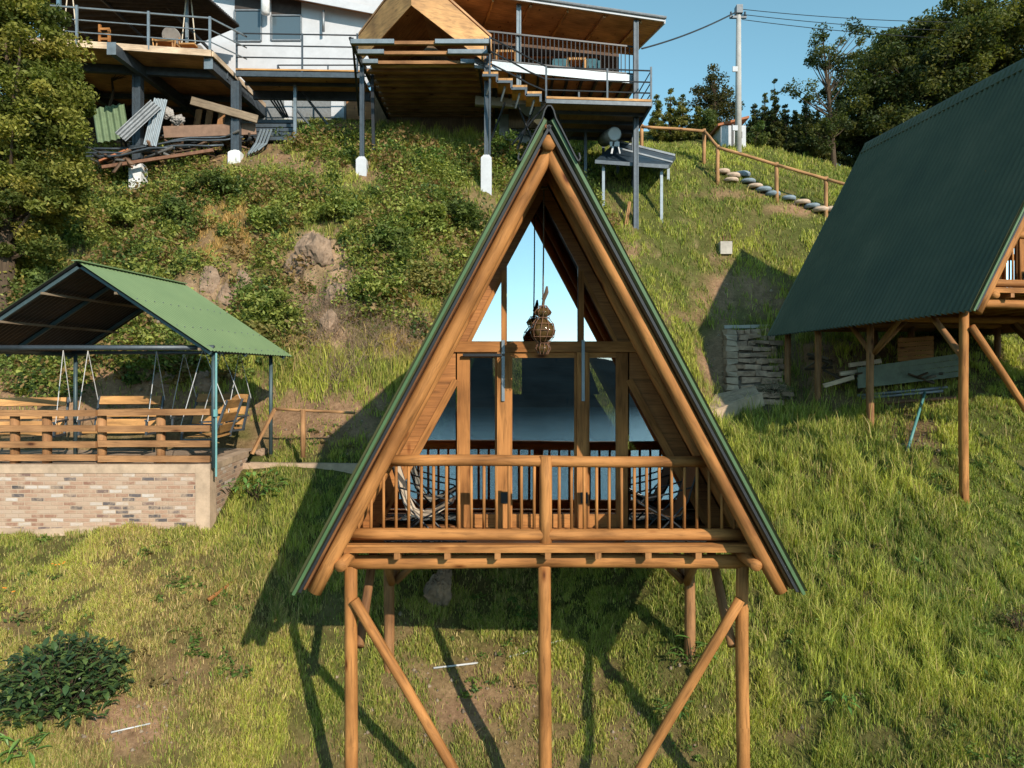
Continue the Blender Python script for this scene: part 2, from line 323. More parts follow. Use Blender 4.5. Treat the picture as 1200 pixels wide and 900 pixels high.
# ---------------------------------------------------------------- foliage
def pal(n, cols, jit=.25):
    cols = np.array(cols); w = RNG.random(n)*(len(cols)-1); i = np.floor(w).astype(int); f = (w-i)[:, None]
    c = cols[i]*(1-f)+cols[np.minimum(i+1, len(cols)-1)]*f; return c*(1+jit*(RNG.random((n, 1))*2-1))
def leaf_mesh(name, Pt, size, col, mat, parent=None, up=.5, asp=.5, off=None):
    n = len(Pt); size = np.broadcast_to(size, (n,))
    d = RNG.normal(size=(n, 3)); d /= np.linalg.norm(d, axis=1)[:, None]
    nr = RNG.normal(size=(n, 3)); nr[:, 2] = np.abs(nr[:, 2])+up; nr /= np.linalg.norm(nr, axis=1)[:, None]
    a = d-nr*(d*nr).sum(1)[:, None]; a /= np.linalg.norm(a, axis=1)[:, None]; b = np.cross(nr, a)
    s = size[:, None]; w = s*asp
    V = np.empty((n, 4, 3)); V[:, 0] = Pt-a*s*.5; V[:, 1] = Pt+b*w*.5-nr*s*.06; V[:, 2] = Pt+a*s*.5-nr*s*.12; V[:, 3] = Pt-b*w*.5-nr*s*.06
    return raw_mesh(name, V.reshape(-1, 3), np.arange(n*4).reshape(-1, 4), mat, parent, np.repeat(np.clip(col, 0, 1), 4, 0), off=off)
def tree(name, label, base, top, blobs, nclump, nleaf, lsize, cols, cr=.45, tr=.16, cat='tree', group=None, up=.4, gappy=.0, mat='leaf', hstem=True):
    t = thing(name, label, cat, base, group=group); base = Vector(base); tk = MB()
    top = Vector(top); pts = [base-Vector((0,0,.4)), base.lerp(top, .33)+Vector((random.uniform(-.1,.1), random.uniform(-.1,.1), 0)), base.lerp(top, .66), top]
    cs = []
    vol = np.array([b[3]*b[4]*b[5] for b in blobs])**.66; vol /= vol.sum()
    for bi, b in enumerate(blobs):
        for k in range(max(2, int(nclump*vol[bi]))):
            v = Vector(RNG.normal(size=3)).normalized(); r = random.random()**.4
            cs.append(Vector((b[0]+v.x*b[3]*r, b[1]+v.y*b[4]*r, b[2]+v.z*b[5]*r)))
    top = base.lerp(top, .86)
    tk.tube([base-Vector((0,0,.4)), base.lerp(top, .33)+Vector((random.uniform(-.1,.1), random.uniform(-.1,.1), 0)), base.lerp(top, .66), top], [tr*1.25, tr, tr*.6, tr*.12], 9)
    for c in cs[::max(1, len(cs)//36)]:
        s = base.lerp(top, min(.95, max(.2, (c.z-base.z)/max(.1, top.z-base.z)*.7))); tk.tube([s, s.lerp(c, .5)+Vector((0,0,-.05)), c], [tr*.35, tr*.2, tr*.05], 5)
    obj('trunk', tk, M['bark'], t)
    cs = np.array([tuple(c) for c in cs]); k = RNG.integers(0, len(cs), nleaf); rr = cr*(.6+.8*RNG.random(len(cs)))
    g = RNG.normal(size=(nleaf, 3)); g /= np.linalg.norm(g, axis=1)[:, None]; g *= (RNG.random((nleaf, 1))**.5)*rr[k][:, None]; g[:, 2] *= .75
    cc = pal(len(cs), cols, .15)[k]*(1+.3*(RNG.random((nleaf, 1))*2-1))
    leaf_mesh('crown', cs[k]+g, lsize*(.6+.8*RNG.random(nleaf)), cc, M[mat], t, up=up); return t
NGRASS = 1150000; NSCRUB = 2900
# ---------------------------------------------------------------- camera, light, view
sc = bpy.context.scene
cam = bpy.data.objects.new('camera', bpy.data.cameras.new('camera')); C.objects.link(cam); sc.camera = cam
cam.location = (0,0,0); cam.rotation_euler = (R(90),0,0); cam.data.sensor_width = 36; cam.data.lens = 25.0; cam.data.shift_y = -5/1200; cam.data.clip_end = 6000; cam.data.clip_start = .1
EL = R(27.9); sd = Vector((.529*math.cos(EL), -.848*math.cos(EL), math.sin(EL)))
w = bpy.data.worlds.new('World'); sc.world = w; w.use_nodes = True; nt = w.node_tree; bg = nt.nodes['Background']
sky = nt.nodes.new('ShaderNodeTexSky'); sky.sky_type = 'NISHITA'; sky.sun_disc = False; sky.sun_elevation = EL; sky.sun_rotation = math.atan2(sd.x, sd.y); sky.altitude = 2600; sky.air_density = 1.0; sky.dust_density = .5; sky.ozone_density = 1.4
hs = nt.nodes.new('ShaderNodeHueSaturation'); hs.inputs['Hue'].default_value = .458; hs.inputs['Saturation'].default_value = .98; hs.inputs['Value'].default_value = 1.0
nt.links.new(sky.outputs[0], hs.inputs['Color']); nt.links.new(hs.outputs[0], bg.inputs[0]); bg.inputs[1].default_value = .165
sl = bpy.data.lights.new('sun', 'SUN'); sl.energy = 4.1; sl.angle = R(.53); sl.color = (1, .90, .76); so = bpy.data.objects.new('sun', sl); C.objects.link(so); so.rotation_euler = sd.to_track_quat('Z', 'Y').to_euler(); so.location = (20,-20,30)
sc.view_settings.view_transform = 'Standard'; sc.view_settings.look = 'None'; sc.view_settings.exposure = .52; sc.view_settings.gamma = 1; sc.view_settings.use_curve_mapping = False
sc.cycles.max_bounces = 7; sc.cycles.transparent_max_bounces = 12; sc.cycles.use_denoising = True; sc.cycles.caustics_reflective = False; sc.cycles.caustics_refractive = False
# ---------------------------------------------------------------- ground
SOIL = [(150,850,60,45,.95),(215,800,30,45,.5),(20,850,40,30,.6),(560,815,150,55,.75),(470,745,60,30,.5),(640,870,150,45,.6),(800,790,50,40,.35),(500,880,120,40,.5),(380,495,80,35,.95),(430,470,35,18,.7),(842,425,24,45,1),(800,462,45,14,.8),
        (1065,505,40,38,.85),(1060,570,20,30,.6),(1045,470,100,12,.9),(370,193,50,13,.8),(480,205,60,8,.7),(590,206,40,6,.7),(740,296,30,8,.6),(870,345,60,30,.75),(820,372,50,9,.6),(960,430,60,50,.8),(1060,430,120,35,.8),
        (220,180,160,22,.9),(1010,780,20,30,.35),(1035,690,22,40,.3),(30,700,60,50,.25),(270,800,40,30,.3),(410,150,30,10,.8),(840,305,30,8,.4),(870,228,60,6,.6),(930,245,40,8,.8),(1000,590,30,14,.3),(905,850,60,20,.3),(100,470,220,40,.9)]
DRY = [(265,275,62,48,1.6),(215,260,40,30,.6),(480,390,45,25,.8),(440,300,30,30,.5),(395,405,50,25,.6),(90,690,190,90,.7),(160,780,250,170,.9),(300,720,90,70,.6),(600,850,280,80,.7),(860,270,70,40,.2),(960,700,60,60,.3),(1050,820,80,50,.3),(1100,640,60,40,.25),(150,340,60,40,.5),(520,430,40,25,.4),(880,460,45,20,.3)]
BUSH = [(150,250,130,55,1),(215,320,40,18,.5),(230,225,90,30,.9),(120,300,70,30,.7),(60,340,80,80,.9),(330,350,55,45,.9),(300,240,90,35,.8),(470,290,70,65,1),(520,240,70,60,.9),(440,230,70,35,.8),(555,300,45,60,.9),(310,310,50,30,.6),(430,345,40,40,.8),(510,370,60,30,.5),(60,440,60,25,.9),(200,410,120,40,.7),(250,400,70,40,.7),(560,215,60,22,.6),(600,190,50,26,.8),(430,175,80,20,.8),(360,160,40,14,.7),(690,240,30,50,.4)]
TWIG = [(405,385,52,32,1),(420,350,30,30,.5),(455,395,60,25,.5),(395,440,30,14,.7),(560,380,30,20,.3)]
TALL = [(960,600,150,180,1),(1040,760,160,120,.8),(400,440,140,30,.9),(330,650,60,80,.7),(900,500,70,40,1),(420,260,80,30,.3),(520,160,60,20,.8),(1100,720,120,80,.7),(290,600,30,40,.9)]
PX, PY = proj(MX, MY, MZ); front = np.clip((MY-5)/2, 0, 1)
soil = np.clip(ell(PX, PY, SOIL, .5)*1.2+(fbm(MX*1.7, MY*1.7, 5, 51)-.5)*1.1-.12, 0, 1)*front
dry = np.clip(ell(PX, PY, DRY, .6)+(fbm(MX*.8, MY*.8, 4, 61)-.47)*1.6, 0, 1)
rk = np.clip(ell(PX, PY, ROCKP, .3)*1.2+(fbm(MX*3, MZ*3, 4, 71)-.5)*2.2-.25, 0, 1)*_in
steep = np.clip((np.hypot(*np.gradient(MZ, GY, GX))-.95)*2.2, 0, 1)*(MY > 13)*(MX < 4)
gcol = np.array([.085,.095,.026]); dcol = np.array([.14,.11,.045]); scol = np.array([.26,.165,.10]); rcol = np.array([.31,.215,.14])
nn = fbm(MX*6, MY*6+MZ*3, 4, 81)[..., None]; nn = nn+(fbm(MX*2.5, MZ*2.5, 4, 83)[..., None]-.47)*rk[..., None]*1.2
col = gcol*(1-dry[..., None])+dcol*dry[..., None]; ss = np.clip(soil+steep*.5, 0, 1)[..., None]; col = col*(1-ss)+scol*ss; col = col*(1-rk[..., None])+rcol*rk[..., None]; col = col*(.6+.85*nn)
ny, nx = MX.shape; V = np.stack([MX, MY, MZ], -1).reshape(-1, 3); ii = np.arange((ny-1)*nx).reshape(ny-1, nx)[:, :-1].ravel()
Fq = np.stack([ii, ii+1, ii+nx+1, ii+nx], 1)
m, nt, b = newmat('soil_and_turf'); L = nt.links.new; a = N(nt, 'ShaderNodeAttribute', attribute_name='Col'); tc = N(nt, 'ShaderNodeTexCoord'); n = N(nt, 'ShaderNodeTexNoise', Scale=14, Detail=9, Roughness=.75); L(tc.outputs['Object'], n.inputs[0])
mx = N(nt, 'ShaderNodeMix', data_type='RGBA', blend_type='MULTIPLY'); mx.inputs[0].default_value = 1; L(a.outputs['Color'], mx.inputs[6]); L(ramp(nt, n.outputs[0], [(.3, (.55,.5,.45)), (.7, (1.35,1.3,1.25))]), mx.inputs[7]); L(mx.outputs[2], b.inputs['Base Color'])
b.inputs['Roughness'].default_value = .95; b.inputs['Specular IOR Level'].default_value = .1; bump(nt, n.outputs[0], b, .8, .05)
o = raw_mesh('ground', V, Fq, m, col=col.reshape(-1, 3)); o.data.shade_smooth(); tag(o, kind='structure')
# lake and far hills behind the camera (seen mirrored in the cabin glass)
m, nt, b = newmat('lake_water'); b.inputs['Base Color'].default_value = (.03,.06,.07,1); b.inputs['Roughness'].default_value = .12; tc = N(nt, 'ShaderNodeTexCoord'); n = N(nt, 'ShaderNodeTexNoise', Scale=.25, Detail=5); nt.links.new(tc.outputs['Object'], n.inputs[0]); bump(nt, n.outputs[0], b, .5, .6)
V = np.array([[-2500,-1900,-60.],[2500,-1900,-60],[2500,-60,-60],[-2500,-60,-60]]); tag(raw_mesh('lake', V, np.array([[0,1,2,3]]), m), kind='structure')
hx = np.linspace(-2600, 2600, 140); hy = np.linspace(-3300, -1450, 30); hX, hY = np.meshgrid(hx, hy)
hZ = -66+np.clip((-1500-hY)/500, 0, 1)*(70+150*fbm(hX*.0016+7, hY*.0016, 5, 5)-30)
V = np.stack([hX, hY, hZ], -1).reshape(-1, 3); ii = np.arange(29*140).reshape(29, 140)[:, :-1].ravel()
o = raw_mesh('far_hills', V, np.stack([ii, ii+1, ii+141, ii+140], 1), plain('hazed_hill_wood', (.035,.048,.052), 1, 0, .3, .01, 0, spec=0)); o.data.shade_smooth(); tag(o, kind='structure')  # bluish tint in the hill colour stands in for distance haze
# ---------------------------------------------------------------- grass (stuff)
KEEP = [(-.41-1.9, 0, 0)]
def keep_off(x, y):
    # footprints: pavilion terrace, stone stairs, house floor
    k = np.ones(len(x), bool)
    k &= ~((x > -14) & (x < -5.02) & (y > 11.98) & (y < 15.3))
    k &= ~((x > 5.5) & (x < 7.1) & (y > 17.9) & (y < 21.2) & (x > 5.0+.02*(y-18)))
    k &= ~((x > -5.2) & (x < -2.5) & (y > 13.62) & (y < 14.0))
    return k
def make_grass(nb, seed):
    rg = np.random.default_rng(seed)
    u = rg.random(nb*2); p = -.42; y = (6.8**p+u*(29.5**p-6.8**p))**(1/p); x = (rg.random(nb*2)*2-1)*(y*.80+1.2)
    x = x+rg.normal(size=len(x))*.0; z = H(x, y); px, py = proj(x, y, z)
    so = np.clip(ell(px, py, SOIL, .5)*1.15, 0, 1); dr = np.clip(ell(px, py, DRY, .6)+(fbm(x*.8, y*.8, 4, 61)-.47)*1.6, 0, 1); ta = ell(px, py, TALL, .6)
    clump = fbm(x*4.5, y*4.5, 3, 91); big = fbm(x*.9, y*.9, 3, 95)
    rkk = ell(px, py, ROCKP, .3)*(y > 14); bu = ell(px, py, BUSH, .3)*(y > 14); ora = ell(px, py, [(265,275,62,48,1),(420,285,30,40,.5),(480,400,50,25,.6)], .5)*(y > 14)
    pr = (1-so*.9)*(1-rkk*.93)*(.12+1.1*np.clip((clump-.36)*4, 0, 1))*(1-.35*bu)
    pr *= np.where(fbm(x*1.7, y*1.7, 5, 51) > .64, .5, 1)
    k = (rg.random(len(x)) < pr) & keep_off(x, y); x, y, z, dr, ta, clump, big = [q[k][:nb] for q in (x, y, z, dr, ta, clump, big)]
    n = len(x); h = (.04+.085*rg.random(n)**1.3)*(.2+clump*1.7)*(1+2.3*ta*rg.random(n)**.8)*(1+.5*np.clip(big-.5, 0, 1)); h *= 1+.6*np.clip((y-12)/10, 0, 1)
    wd = (.0026+.0026*rg.random(n))*(1+.11*(y-7))
    seedh = rg.random(n) < .02*(.3+ta); h = np.where(seedh, h*1.8+.03, h); dr2 = np.where(seedh, np.maximum(dr, .9), dr)
    th = rg.random(n)*6.283; lean = .08+.7*rg.random(n)*(1-.35*ta); ld = rg.random(n)*6.283
    V = np.empty((n, 5, 3)); cx, sx = np.cos(th)*wd, np.sin(th)*wd; lx, ly = np.cos(ld)*lean*h, np.sin(ld)*lean*h
    b = np.stack([x, y, z-.02], 1); mid = b+np.stack([lx*.35, ly*.35, h*.6+.02], 1); tip = b+np.stack([lx, ly, h*(1-.25*lean)+.02], 1); sd_ = np.stack([cx, sx, 0*cx], 1)
    V[:, 0] = b-sd_; V[:, 1] = b+sd_; V[:, 2] = mid+sd_*.8; V[:, 3] = mid-sd_*.8; V[:, 4] = tip
    i0 = np.arange(n)[:, None]*5; T = np.concatenate([i0+[0,1,2], i0+[0,2,3], i0+[3,2,4]], 1).reshape(-1, 3)
    fresh = np.array([.43,.445,.075]); deep = np.array([.13,.18,.036]); straw = np.array([.58,.44,.2]); brown = np.array([.26,.165,.08])
    r = rg.random((n, 1)); c = deep+(fresh-deep)*np.clip(.1+.8*r+1.5*(big[:, None]-.5)+.8*(clump[:, None]-.5), 0, 1)
    yd = np.clip((dr2*(1-.35*np.clip((x-2)/2, 0, 1)))[:, None]*.75+(rg.random((n, 1))-.55)*1.3, 0, 1); c = c*(1-yd)+(straw*r+brown*(1-r))*yd
    orr = (ell(*proj(x, y, z), [(265,275,62,48,1),(420,285,30,40,.5),(480,400,50,25,.6)], .5)*(y > 14))[:, None]; c = c*(1-.7*orr)+np.array([.42,.24,.08])*.7*orr; c *= .78+.68*rg.random((n, 1)); col = np.repeat(c, 5, 0).reshape(n, 5, 3)
    col[:, 4] *= 1.15
    o = raw_mesh('grass', V.reshape(-1, 3), T, M['grass'], col=np.clip(col, 0, 1).reshape(-1, 3), tri=True); tag(o, 'tufted green and straw coloured grass covering the hillside', 'grass', kind='stuff')
make_grass(NGRASS, 5)
# scrub on the bank: leafy ground cover clumps (stuff)
def make_scrub(ncl, per, seed):
    rg = np.random.default_rng(seed); y = 14.5+rg.random(ncl*14)*10.5; x = (rg.random(ncl*14)*2-1)*(y*.8+1); z = H(x, y); px, py = proj(x, y, z)
    m = ell(px, py, BUSH, .3)*(.35+1.2*(fbm(x*.9, z*.9, 3, 7)-.25)); m *= (1-.75*ell(px, py, ROCKP, .1))*(1-.9*ell(px, py, [(265,275,55,42,1)], .3)); k = (rg.random(len(x)) < m) & (x < 3.2) & keep_off(x, y) & ~((x > -2.6) & (x < 3.2) & (y < 15.4)); x, y, z = x[k][:ncl], y[k][:ncl], z[k][:ncl]; n = len(x)
    for fx, fy in ((162,23.5),(277,23.95),(424.5,22.6),(570,22.5),(745,23.3)): kk = np.hypot(x-(fx-600)*fy/F, y-fy+.3) > .75; x, y, z = x[kk], y[kk], z[kk]
    n = len(x); r = .15+.52*rg.random(n)**2; c = rg.integers(0, n, n*per); g = rg.normal(size=(n*per, 3)); g /= np.linalg.norm(g, axis=1)[:, None]; g[:, 2] = np.abs(g[:, 2]); g *= (rg.random((n*per, 1))**.4)*r[c][:, None]
    Pt = np.stack([x, y, z], 1)[c]+g*np.array([1,1,1.35]); kind = rg.random(n)
    base = np.where(kind[:, None] < .45, np.array([[.15,.20,.045]]), np.where(kind[:, None] < .78, np.array([[.28,.30,.07]]), np.where(kind[:, None] < .86, np.array([[.07,.11,.03]]), np.array([[.26,.17,.07]]))))
    cc = base[c]*(.6+.8*rg.random((len(c), 1))); sz = (.065+.085*kind)[c]*(.6+.7*rg.random(len(c)))
    o = leaf_mesh('scrub', Pt, sz, cc, M['leaf'], up=.3); tag(o, 'low leafy scrub matted over the rocky bank below the upper house', 'scrub', kind='stuff')
    # dry twigs
    n2 = 5200; y = 14.5+rg.random(n2*20)*8; x = (rg.random(n2*20)*2-1)*(y*.6); z = H(x, y); px, py = proj(x, y, z); k = rg.random(len(x)) < ell(px, py, TWIG, .4); x, y, z = x[k][:n2], y[k][:n2], z[k][:n2]; n2 = len(x)
    d = rg.normal(size=(n2, 3)); d[:, 2] = np.abs(d[:, 2])+.4; d[:, 1] -= .3; d /= np.linalg.norm(d, axis=1)[:, None]; ln = (.15+.35*rg.random(n2))[:, None]; b = np.stack([x, y, z], 1)+np.stack([0*x, 0*x, rg.random(n2)*.18], 1); sd_ = np.cross(d, [0,1,0])*.006
    V = np.stack([b-sd_, b+sd_, b+d*ln+sd_*.3, b+d*ln-sd_*.3], 1); cc = np.array([.30,.21,.15])*(.4+.9*rg.random((n2, 1)))
    o = raw_mesh('dry_brush', V.reshape(-1, 3), np.arange(n2*4).reshape(-1, 4), M['grass'], col=np.repeat(cc, 4, 0)); tag(o, 'tangle of dry greyish brown twigs on the bank', 'dead brush', kind='stuff')
make_scrub(NSCRUB, 95, 11)
# stones loose on the soil (stuff)
def make_gravel():
    rg = np.random.default_rng(3); n = 900; y = 8+rg.random(n*30)*17; x = (rg.random(n*30)*2-1)*(y*.75); z = H(x, y); px, py = proj(x, y, z); k = rg.random(len(x)) < (ell(px, py, SOIL, .3)*.8)*(8/y)**1.5; x, y, z = x[k][:n], y[k][:n], z[k][:n]; n = len(x)
    oc = np.array([[1,0,0],[-1,0,0],[0,1,0],[0,-1,0],[0,0,1],[0,0,-1.]]); r = (.012+.03*rg.random(n)**3)[:, None, None]*(1+.05*(y-8))[:, None, None]; V = np.stack([x, y, z], 1)[:, None]+oc*r*(.6+.7*rg.random((n, 6, 1)))
    f = np.array([[0,2,4],[2,1,4],[1,3,4],[3,0,4],[2,0,5],[1,2,5],[3,1,5],[0,3,5]]); Fq = (np.arange(n)[:, None, None]*6+f).reshape(-1, 3); cc = np.repeat(np.array([[.34,.26,.19]])*(.5+.8*rg.random((n, 1))), 6, 0)
    tag(raw_mesh('gravel', V.reshape(-1, 3), Fq, M['grass'], col=cc, tri=True), 'small brown stones scattered over the bare soil', 'gravel', kind='stuff')
make_gravel()
# ---------------------------------------------------------------- A-frame cabin
RS = 1.88
def cabin(name, label, loc, rz, dz, zb, first):
    t = thing(name, label, 'cabin', (loc[0], loc[1], zb+dz), rz, local=True); SPACE[t.name] = Vector((0,0,zb)); LEN = 7.2
    cr, sr = math.cos(rz), math.sin(rz)
    def world(u, v): return loc[0]+cr*u-sr*v, loc[1]+sr*u+cr*v
    def gz(u, v): return hz(*world(u, v))-dz
    for s in (-1, 1):
        d = Vector((s*.47, 0, -.8827)); nin = Vector((-s*.8827, 0, -.47)); SL = 5.98; nw = int(LEN/.14)
        rf = MB(); cols = nw*6
        def fn(a, b_, s=s, d=d, nin=nin): return Vector((0,0,2.89))+d*(b_*SL)+Vector((0, a*LEN, 0))-nin*(.044*math.cos(a*nw*6.2832)+.022+.006*int(b_*2.999)+.002)
        rf.grid(fn, cols, 12)
        rp = obj('roof_panel', rf, M['roofg'], t, smooth=True)
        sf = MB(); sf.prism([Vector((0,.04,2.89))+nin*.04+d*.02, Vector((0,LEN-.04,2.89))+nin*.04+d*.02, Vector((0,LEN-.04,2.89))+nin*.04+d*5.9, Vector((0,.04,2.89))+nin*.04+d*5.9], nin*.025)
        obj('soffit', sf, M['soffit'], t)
        tr = MB(); tr.beam(Vector((0,-.012,2.89))+d*.03-nin*.025, Vector((0,-.012,2.89))+d*5.99-nin*.025, .02, .05, up=(s*.88,0,.47)); tr.beam(Vector((0,-.004,2.89))+d*.03+nin*.035, Vector((0,-.004,2.89))+d*5.94+nin*.035, .03, .055, up=(s*.88,0,.47))
        tm = MB(); tm.beam(Vector((0,-.02,2.91))+d*.05-nin*.02, Vector((0,-.02,2.91))+d*6.0-nin*.012, .03, .034, up=(s*.88,0,.47)); obj('verge_trim', tm, M['greenp'], t)
        tb = MB(); tb.beam(Vector((0,.0,2.89))+d*.05+nin*.045, Vector((0,.0,2.89))+d*5.93+nin*.026, .03, .03, up=(s*.88,0,.47)); obj('underlay', tb, M['blackm'], t)
        for v in ((.13, .078), (.70, .07)):
            rb = MB(); off = .075+v[1]; rb.log(Vector((0,v[0],2.89))+nin*off+d*(.14 if v[0] < .2 else .2), Vector((0,v[0],2.89))+nin*off+d*(5.90 if v[0] < .2 else 5.72), v[1], v[1]*1.04, 18); obj('rafter', rb, M['log'], t, smooth=True)
        sg = MB(); sg.log((s*2.33,.06,-2.085), (s*2.33,LEN-.2,-2.085), .066); obj('sill_log', sg, M['log'], t, smooth=True)
    rg = MB(); rg.log((0,-.0,2.64), (0,LEN,2.64), .085); obj('ridge_log', rg, M['log'], t, smooth=True)
    pr = [(-.33,2.50),(-.345,2.44),(-.32,2.41),(-.285,2.47),(-.22,2.60),(-.14,2.76),(-.075,2.88),(-.05,2.97),(-.02,3.02),(.02,3.02),(.05,2.97),(.075,2.88),(.14,2.76),(.22,2.60),(.285,2.47),(.32,2.41),(.345,2.44),(.33,2.50)]
    if not first: pr = [(a*.5, 2.93-(2.93-b_)*.5) for a, b_ in pr]
    cp = MB()
    for (u0, w0), (u1, w1) in zip(pr[:-1], pr[1:]): cp.beam((u0,LEN/2-.02,w0), (u1,LEN/2-.02,w1), LEN+.1, .014)
    obj('ridge_cap', cp, M['blackm'] if first else M['roofg'], t)
    # gable wall
    VW = 1.5; ho = lambda w_: (2.72-w_)/RS-.02
    for vv in (VW,):
        for s in (-1, 1):
            c = MB(); c.prism([(s*ho(-1.95),vv,-1.95),(s*2.17,vv,-1.95),(s*1.15,vv,-.04),(s*1.15,vv,.36),(s*ho(.36),vv,.36)], (0,.05,0)); obj('cladding', c, M['clad'], t)
            c = MB(); c.prism([(s*ho(.51),vv,.51),(s*.96,vv,.51),(s*.53,vv,1.37),(s*.47,vv,1.37),(s*.47,vv,1.50),(0,vv,2.38),(0,vv,2.68)], (0,.05,0)); obj('cladding', c, M['clad'], t)
            g = MB(); g.prism([(s*2.14,vv+.02,-1.86),(s*1.15,vv+.02,-1.86),(s*1.15,vv+.02,-.04)], (0,.008,0)); wn = obj('window', g, M['glasstri'], t)
            f = MB(); f.beam((s*2.16,vv,-1.88),(s*1.14,vv,0.0),.09,.05,up=(0,1,0)); obj('frame', f, M['log'], wn)
            g = MB(); g.prism([(s*.95,vv+.02+.03*s*.4,.51),(s*.545,vv+.02,.51),(s*.545,vv+.02,1.33)], (0,.008,0)); wn = obj('window', g, M['mirror'], t)
            f = MB(); f.beam((s*.97,vv,.50),(s*.53,vv,1.38),.05,.045,up=(0,1,0)); obj('frame', f, M['log'], wn)
    g = MB(); g.prism([(-.47,VW+.001,.51),(.47,VW+.039,.51),(.47,VW+.039,1.50),(0,VW+.02,2.38),(-.47,VW+.001,1.50)], (0,.008,0)); obj('window', g, M['mirror'], t)
    tb = MB(); tb.box((-1.3,VW-.035,.365),(1.3,VW+.06,.505)); obj('transom_beam', tb, M['log'], t)
    for u0, u1 in ((-.545,-.475),(.475,.545)): p_ = MB(); p_.box((u0,VW-.03,.51),(u1,VW+.055,1.44)); obj('mullion', p_, M['log'], t)
    for u0, u1, lab in ((-.60,-.43,1),(.45,.59,1)):
        p_ = MB(); p_.box((u0,VW-.05,-1.95),(u1,VW+.06,.36)); mu = obj('mullion', p_, M['log'], t)
        st = MB(); st.box((u0+.06,VW-.075,-.28),(u0+.10,VW-.052,.52)); obj('metal_strap', st, M['steelp'], mu)
        st = MB(); st.box((u0+.05,VW-.075,-1.62),(u0+.14,VW-.052,-1.48)); obj('outlet', st, M['blackm'], mu)
    for u0, u1 in ((-1.13,-.60),(-.43,.45),(.59,1.13)):
        g = MB(); g.box((u0+.02,VW+.022,-1.8),(u1-.02,VW+.030,.30)); dr = obj('glass_door', g, M['glass'], t); f = MB(); a = .055 if u1-u0 > .6 else .0
        l0 = .17 if u0 < -1 else .03; l1 = .16 if u1 > 1 else .03
        f.box((u0,VW,-1.95),(u0+l0,VW+.05,.36)); f.box((u1-l1,VW,-1.95),(u1,VW+.05,.36)); f.box((u0+l0,VW,.29),(u1-l1,VW+.05,.36)); f.box((u0+l0,VW,-1.95),(u1-l1,VW+.05,-1.78)); obj('frame', f, M['log'], dr)
    dt = MB(); dt.beam((-1.05,VW-.06,.325),(-.50,VW-.06,.325),.03,.035); obj('door_track', dt, M['blackm'], t)
    # deck, floor, beams
    dk = MB()
    for i in range(8): dk.box((-2.5,.42+i*.137,-1.985),(2.5,.545+i*.137,-1.952))
    obj('deck', dk, M['plank'], t)
    fb = MB(); fb.box((-2.36,.36,-2.01),(2.45,.41,-1.945)); fb.box((-2.36,.36,-1.942),(2.45,.46,-1.918)); obj('fascia_board', fb, M['log'], t)
    for i in range(9):
        j = MB(); u = -2.33+i*.585; j.box((u-.035,.37,-2.09),(u+.035,LEN-.3,-2.012)); obj('joist', j, M['plank'], t)
    fl = MB(); fl.box((-2.42,1.55,-1.98),(2.42,LEN-.4,-1.942)); obj('floor', fl, M['soffit'], t)
    bw = MB(); bw.prism([(-2.35,LEN-.45,-1.94),(2.35,LEN-.45,-1.94),(1.3,LEN-.45,-.30),(-1.3,LEN-.45,-.30)], (0,.05,0)); bw.prism([(-1.42,LEN-.45,-.30),(-.78,LEN-.45,-.30),(-.78,LEN-.45,.55),(-1.1,LEN-.45,.55)], (0,.05,0)); bw.prism([(-.18,LEN-.45,-.30),(1.42,LEN-.45,-.30),(1.1,LEN-.45,.55),(-.18,LEN-.45,.55)], (0,.05,0)); bw.prism([(-1.12,LEN-.45,.55),(1.12,LEN-.45,.55),(0,LEN-.45,2.6)], (0,.05,0)); obj('rear_wall', bw, M['clad'], t)
    vs = (.6, 2.5, 4.7, 6.7) if first else (.6, 3.73, 5.35, 6.8)
    for i, v in enumerate(vs):
        bm = MB(); bm.log((-2.42,v,-2.175),(2.40,v,-2.175),.084); obj('beam', bm, M['log'], t, smooth=True)
        us = (-2.33 if first else -2.5, -.02, 2.35) if i != 1 else (-2.2, 2.2)
        for u in us:
            z0 = gz(u, v)-.4
            if z0 < -2.4: p_ = MB(); p_.log((u,v,-2.22),(u,v,z0),.076,.082); obj('post', p_, M['log'] if i == 0 else M['logd'], t, smooth=True)
    def br(a, b_, r=.062, mt='log'):
        c = MB(); c.log(a, b_, r); obj('brace', c, M[mt], t, smooth=True)
    g0 = max(gz(-.3,.32), -6.6); br((-2.27 if first else -2.44,.50,-2.6), (-.35,.50,-5.9) if first else (-.9,.50,-4.7)); br((2.29,.50,-2.6), (.35,.50,-5.9) if first else (.9,.50,-4.7))
    for s in (-1, 1):
        ue = 2.24 if first or s > 0 else 2.44; br((s*ue,.64,-3.2), (s*ue,1.6,-2.22), .058, 'logd'); v1 = vs[1]; br((s*2.15,v1-.05,-2.95), (s*2.12,v1-.95,-2.22), .058, 'logd'); br((s*2.12,v1+.1,-2.95), (s*2.12,v1+.9,-2.22), .058, 'logd'); br((s*2.1,v1,-2.95), (s*1.35,v1,-2.22), .055, 'logd')
    # railing
    RV = .50; rl = MB(); rl.log((-1.84,RV,-.955),(1.86,RV,-.965),.068); rl.log((-2.3,RV,-1.82),(2.34,RV,-1.83),.070); ra = obj('railing', rl, M['log'], t, smooth=True)
    p_ = MB(); p_.log((-.01,RV-.02,-.90),(-.01,RV-.02,-2.05),.074); obj('rail_post', p_, M['log'], ra, smooth=True)
    for i in range(31):
        u = -2.22+i*.148
        if abs(u) < .08: continue
        top = min(-.97, 2.50-RS*abs(u)+.12)
        if top > -1.65: p_ = MB(); p_.tube([(u,RV,-1.80),(u+random.uniform(-.004,.004),RV,top)], .0185, 8); obj('baluster', p_, M['log'], ra, smooth=True)
    return t
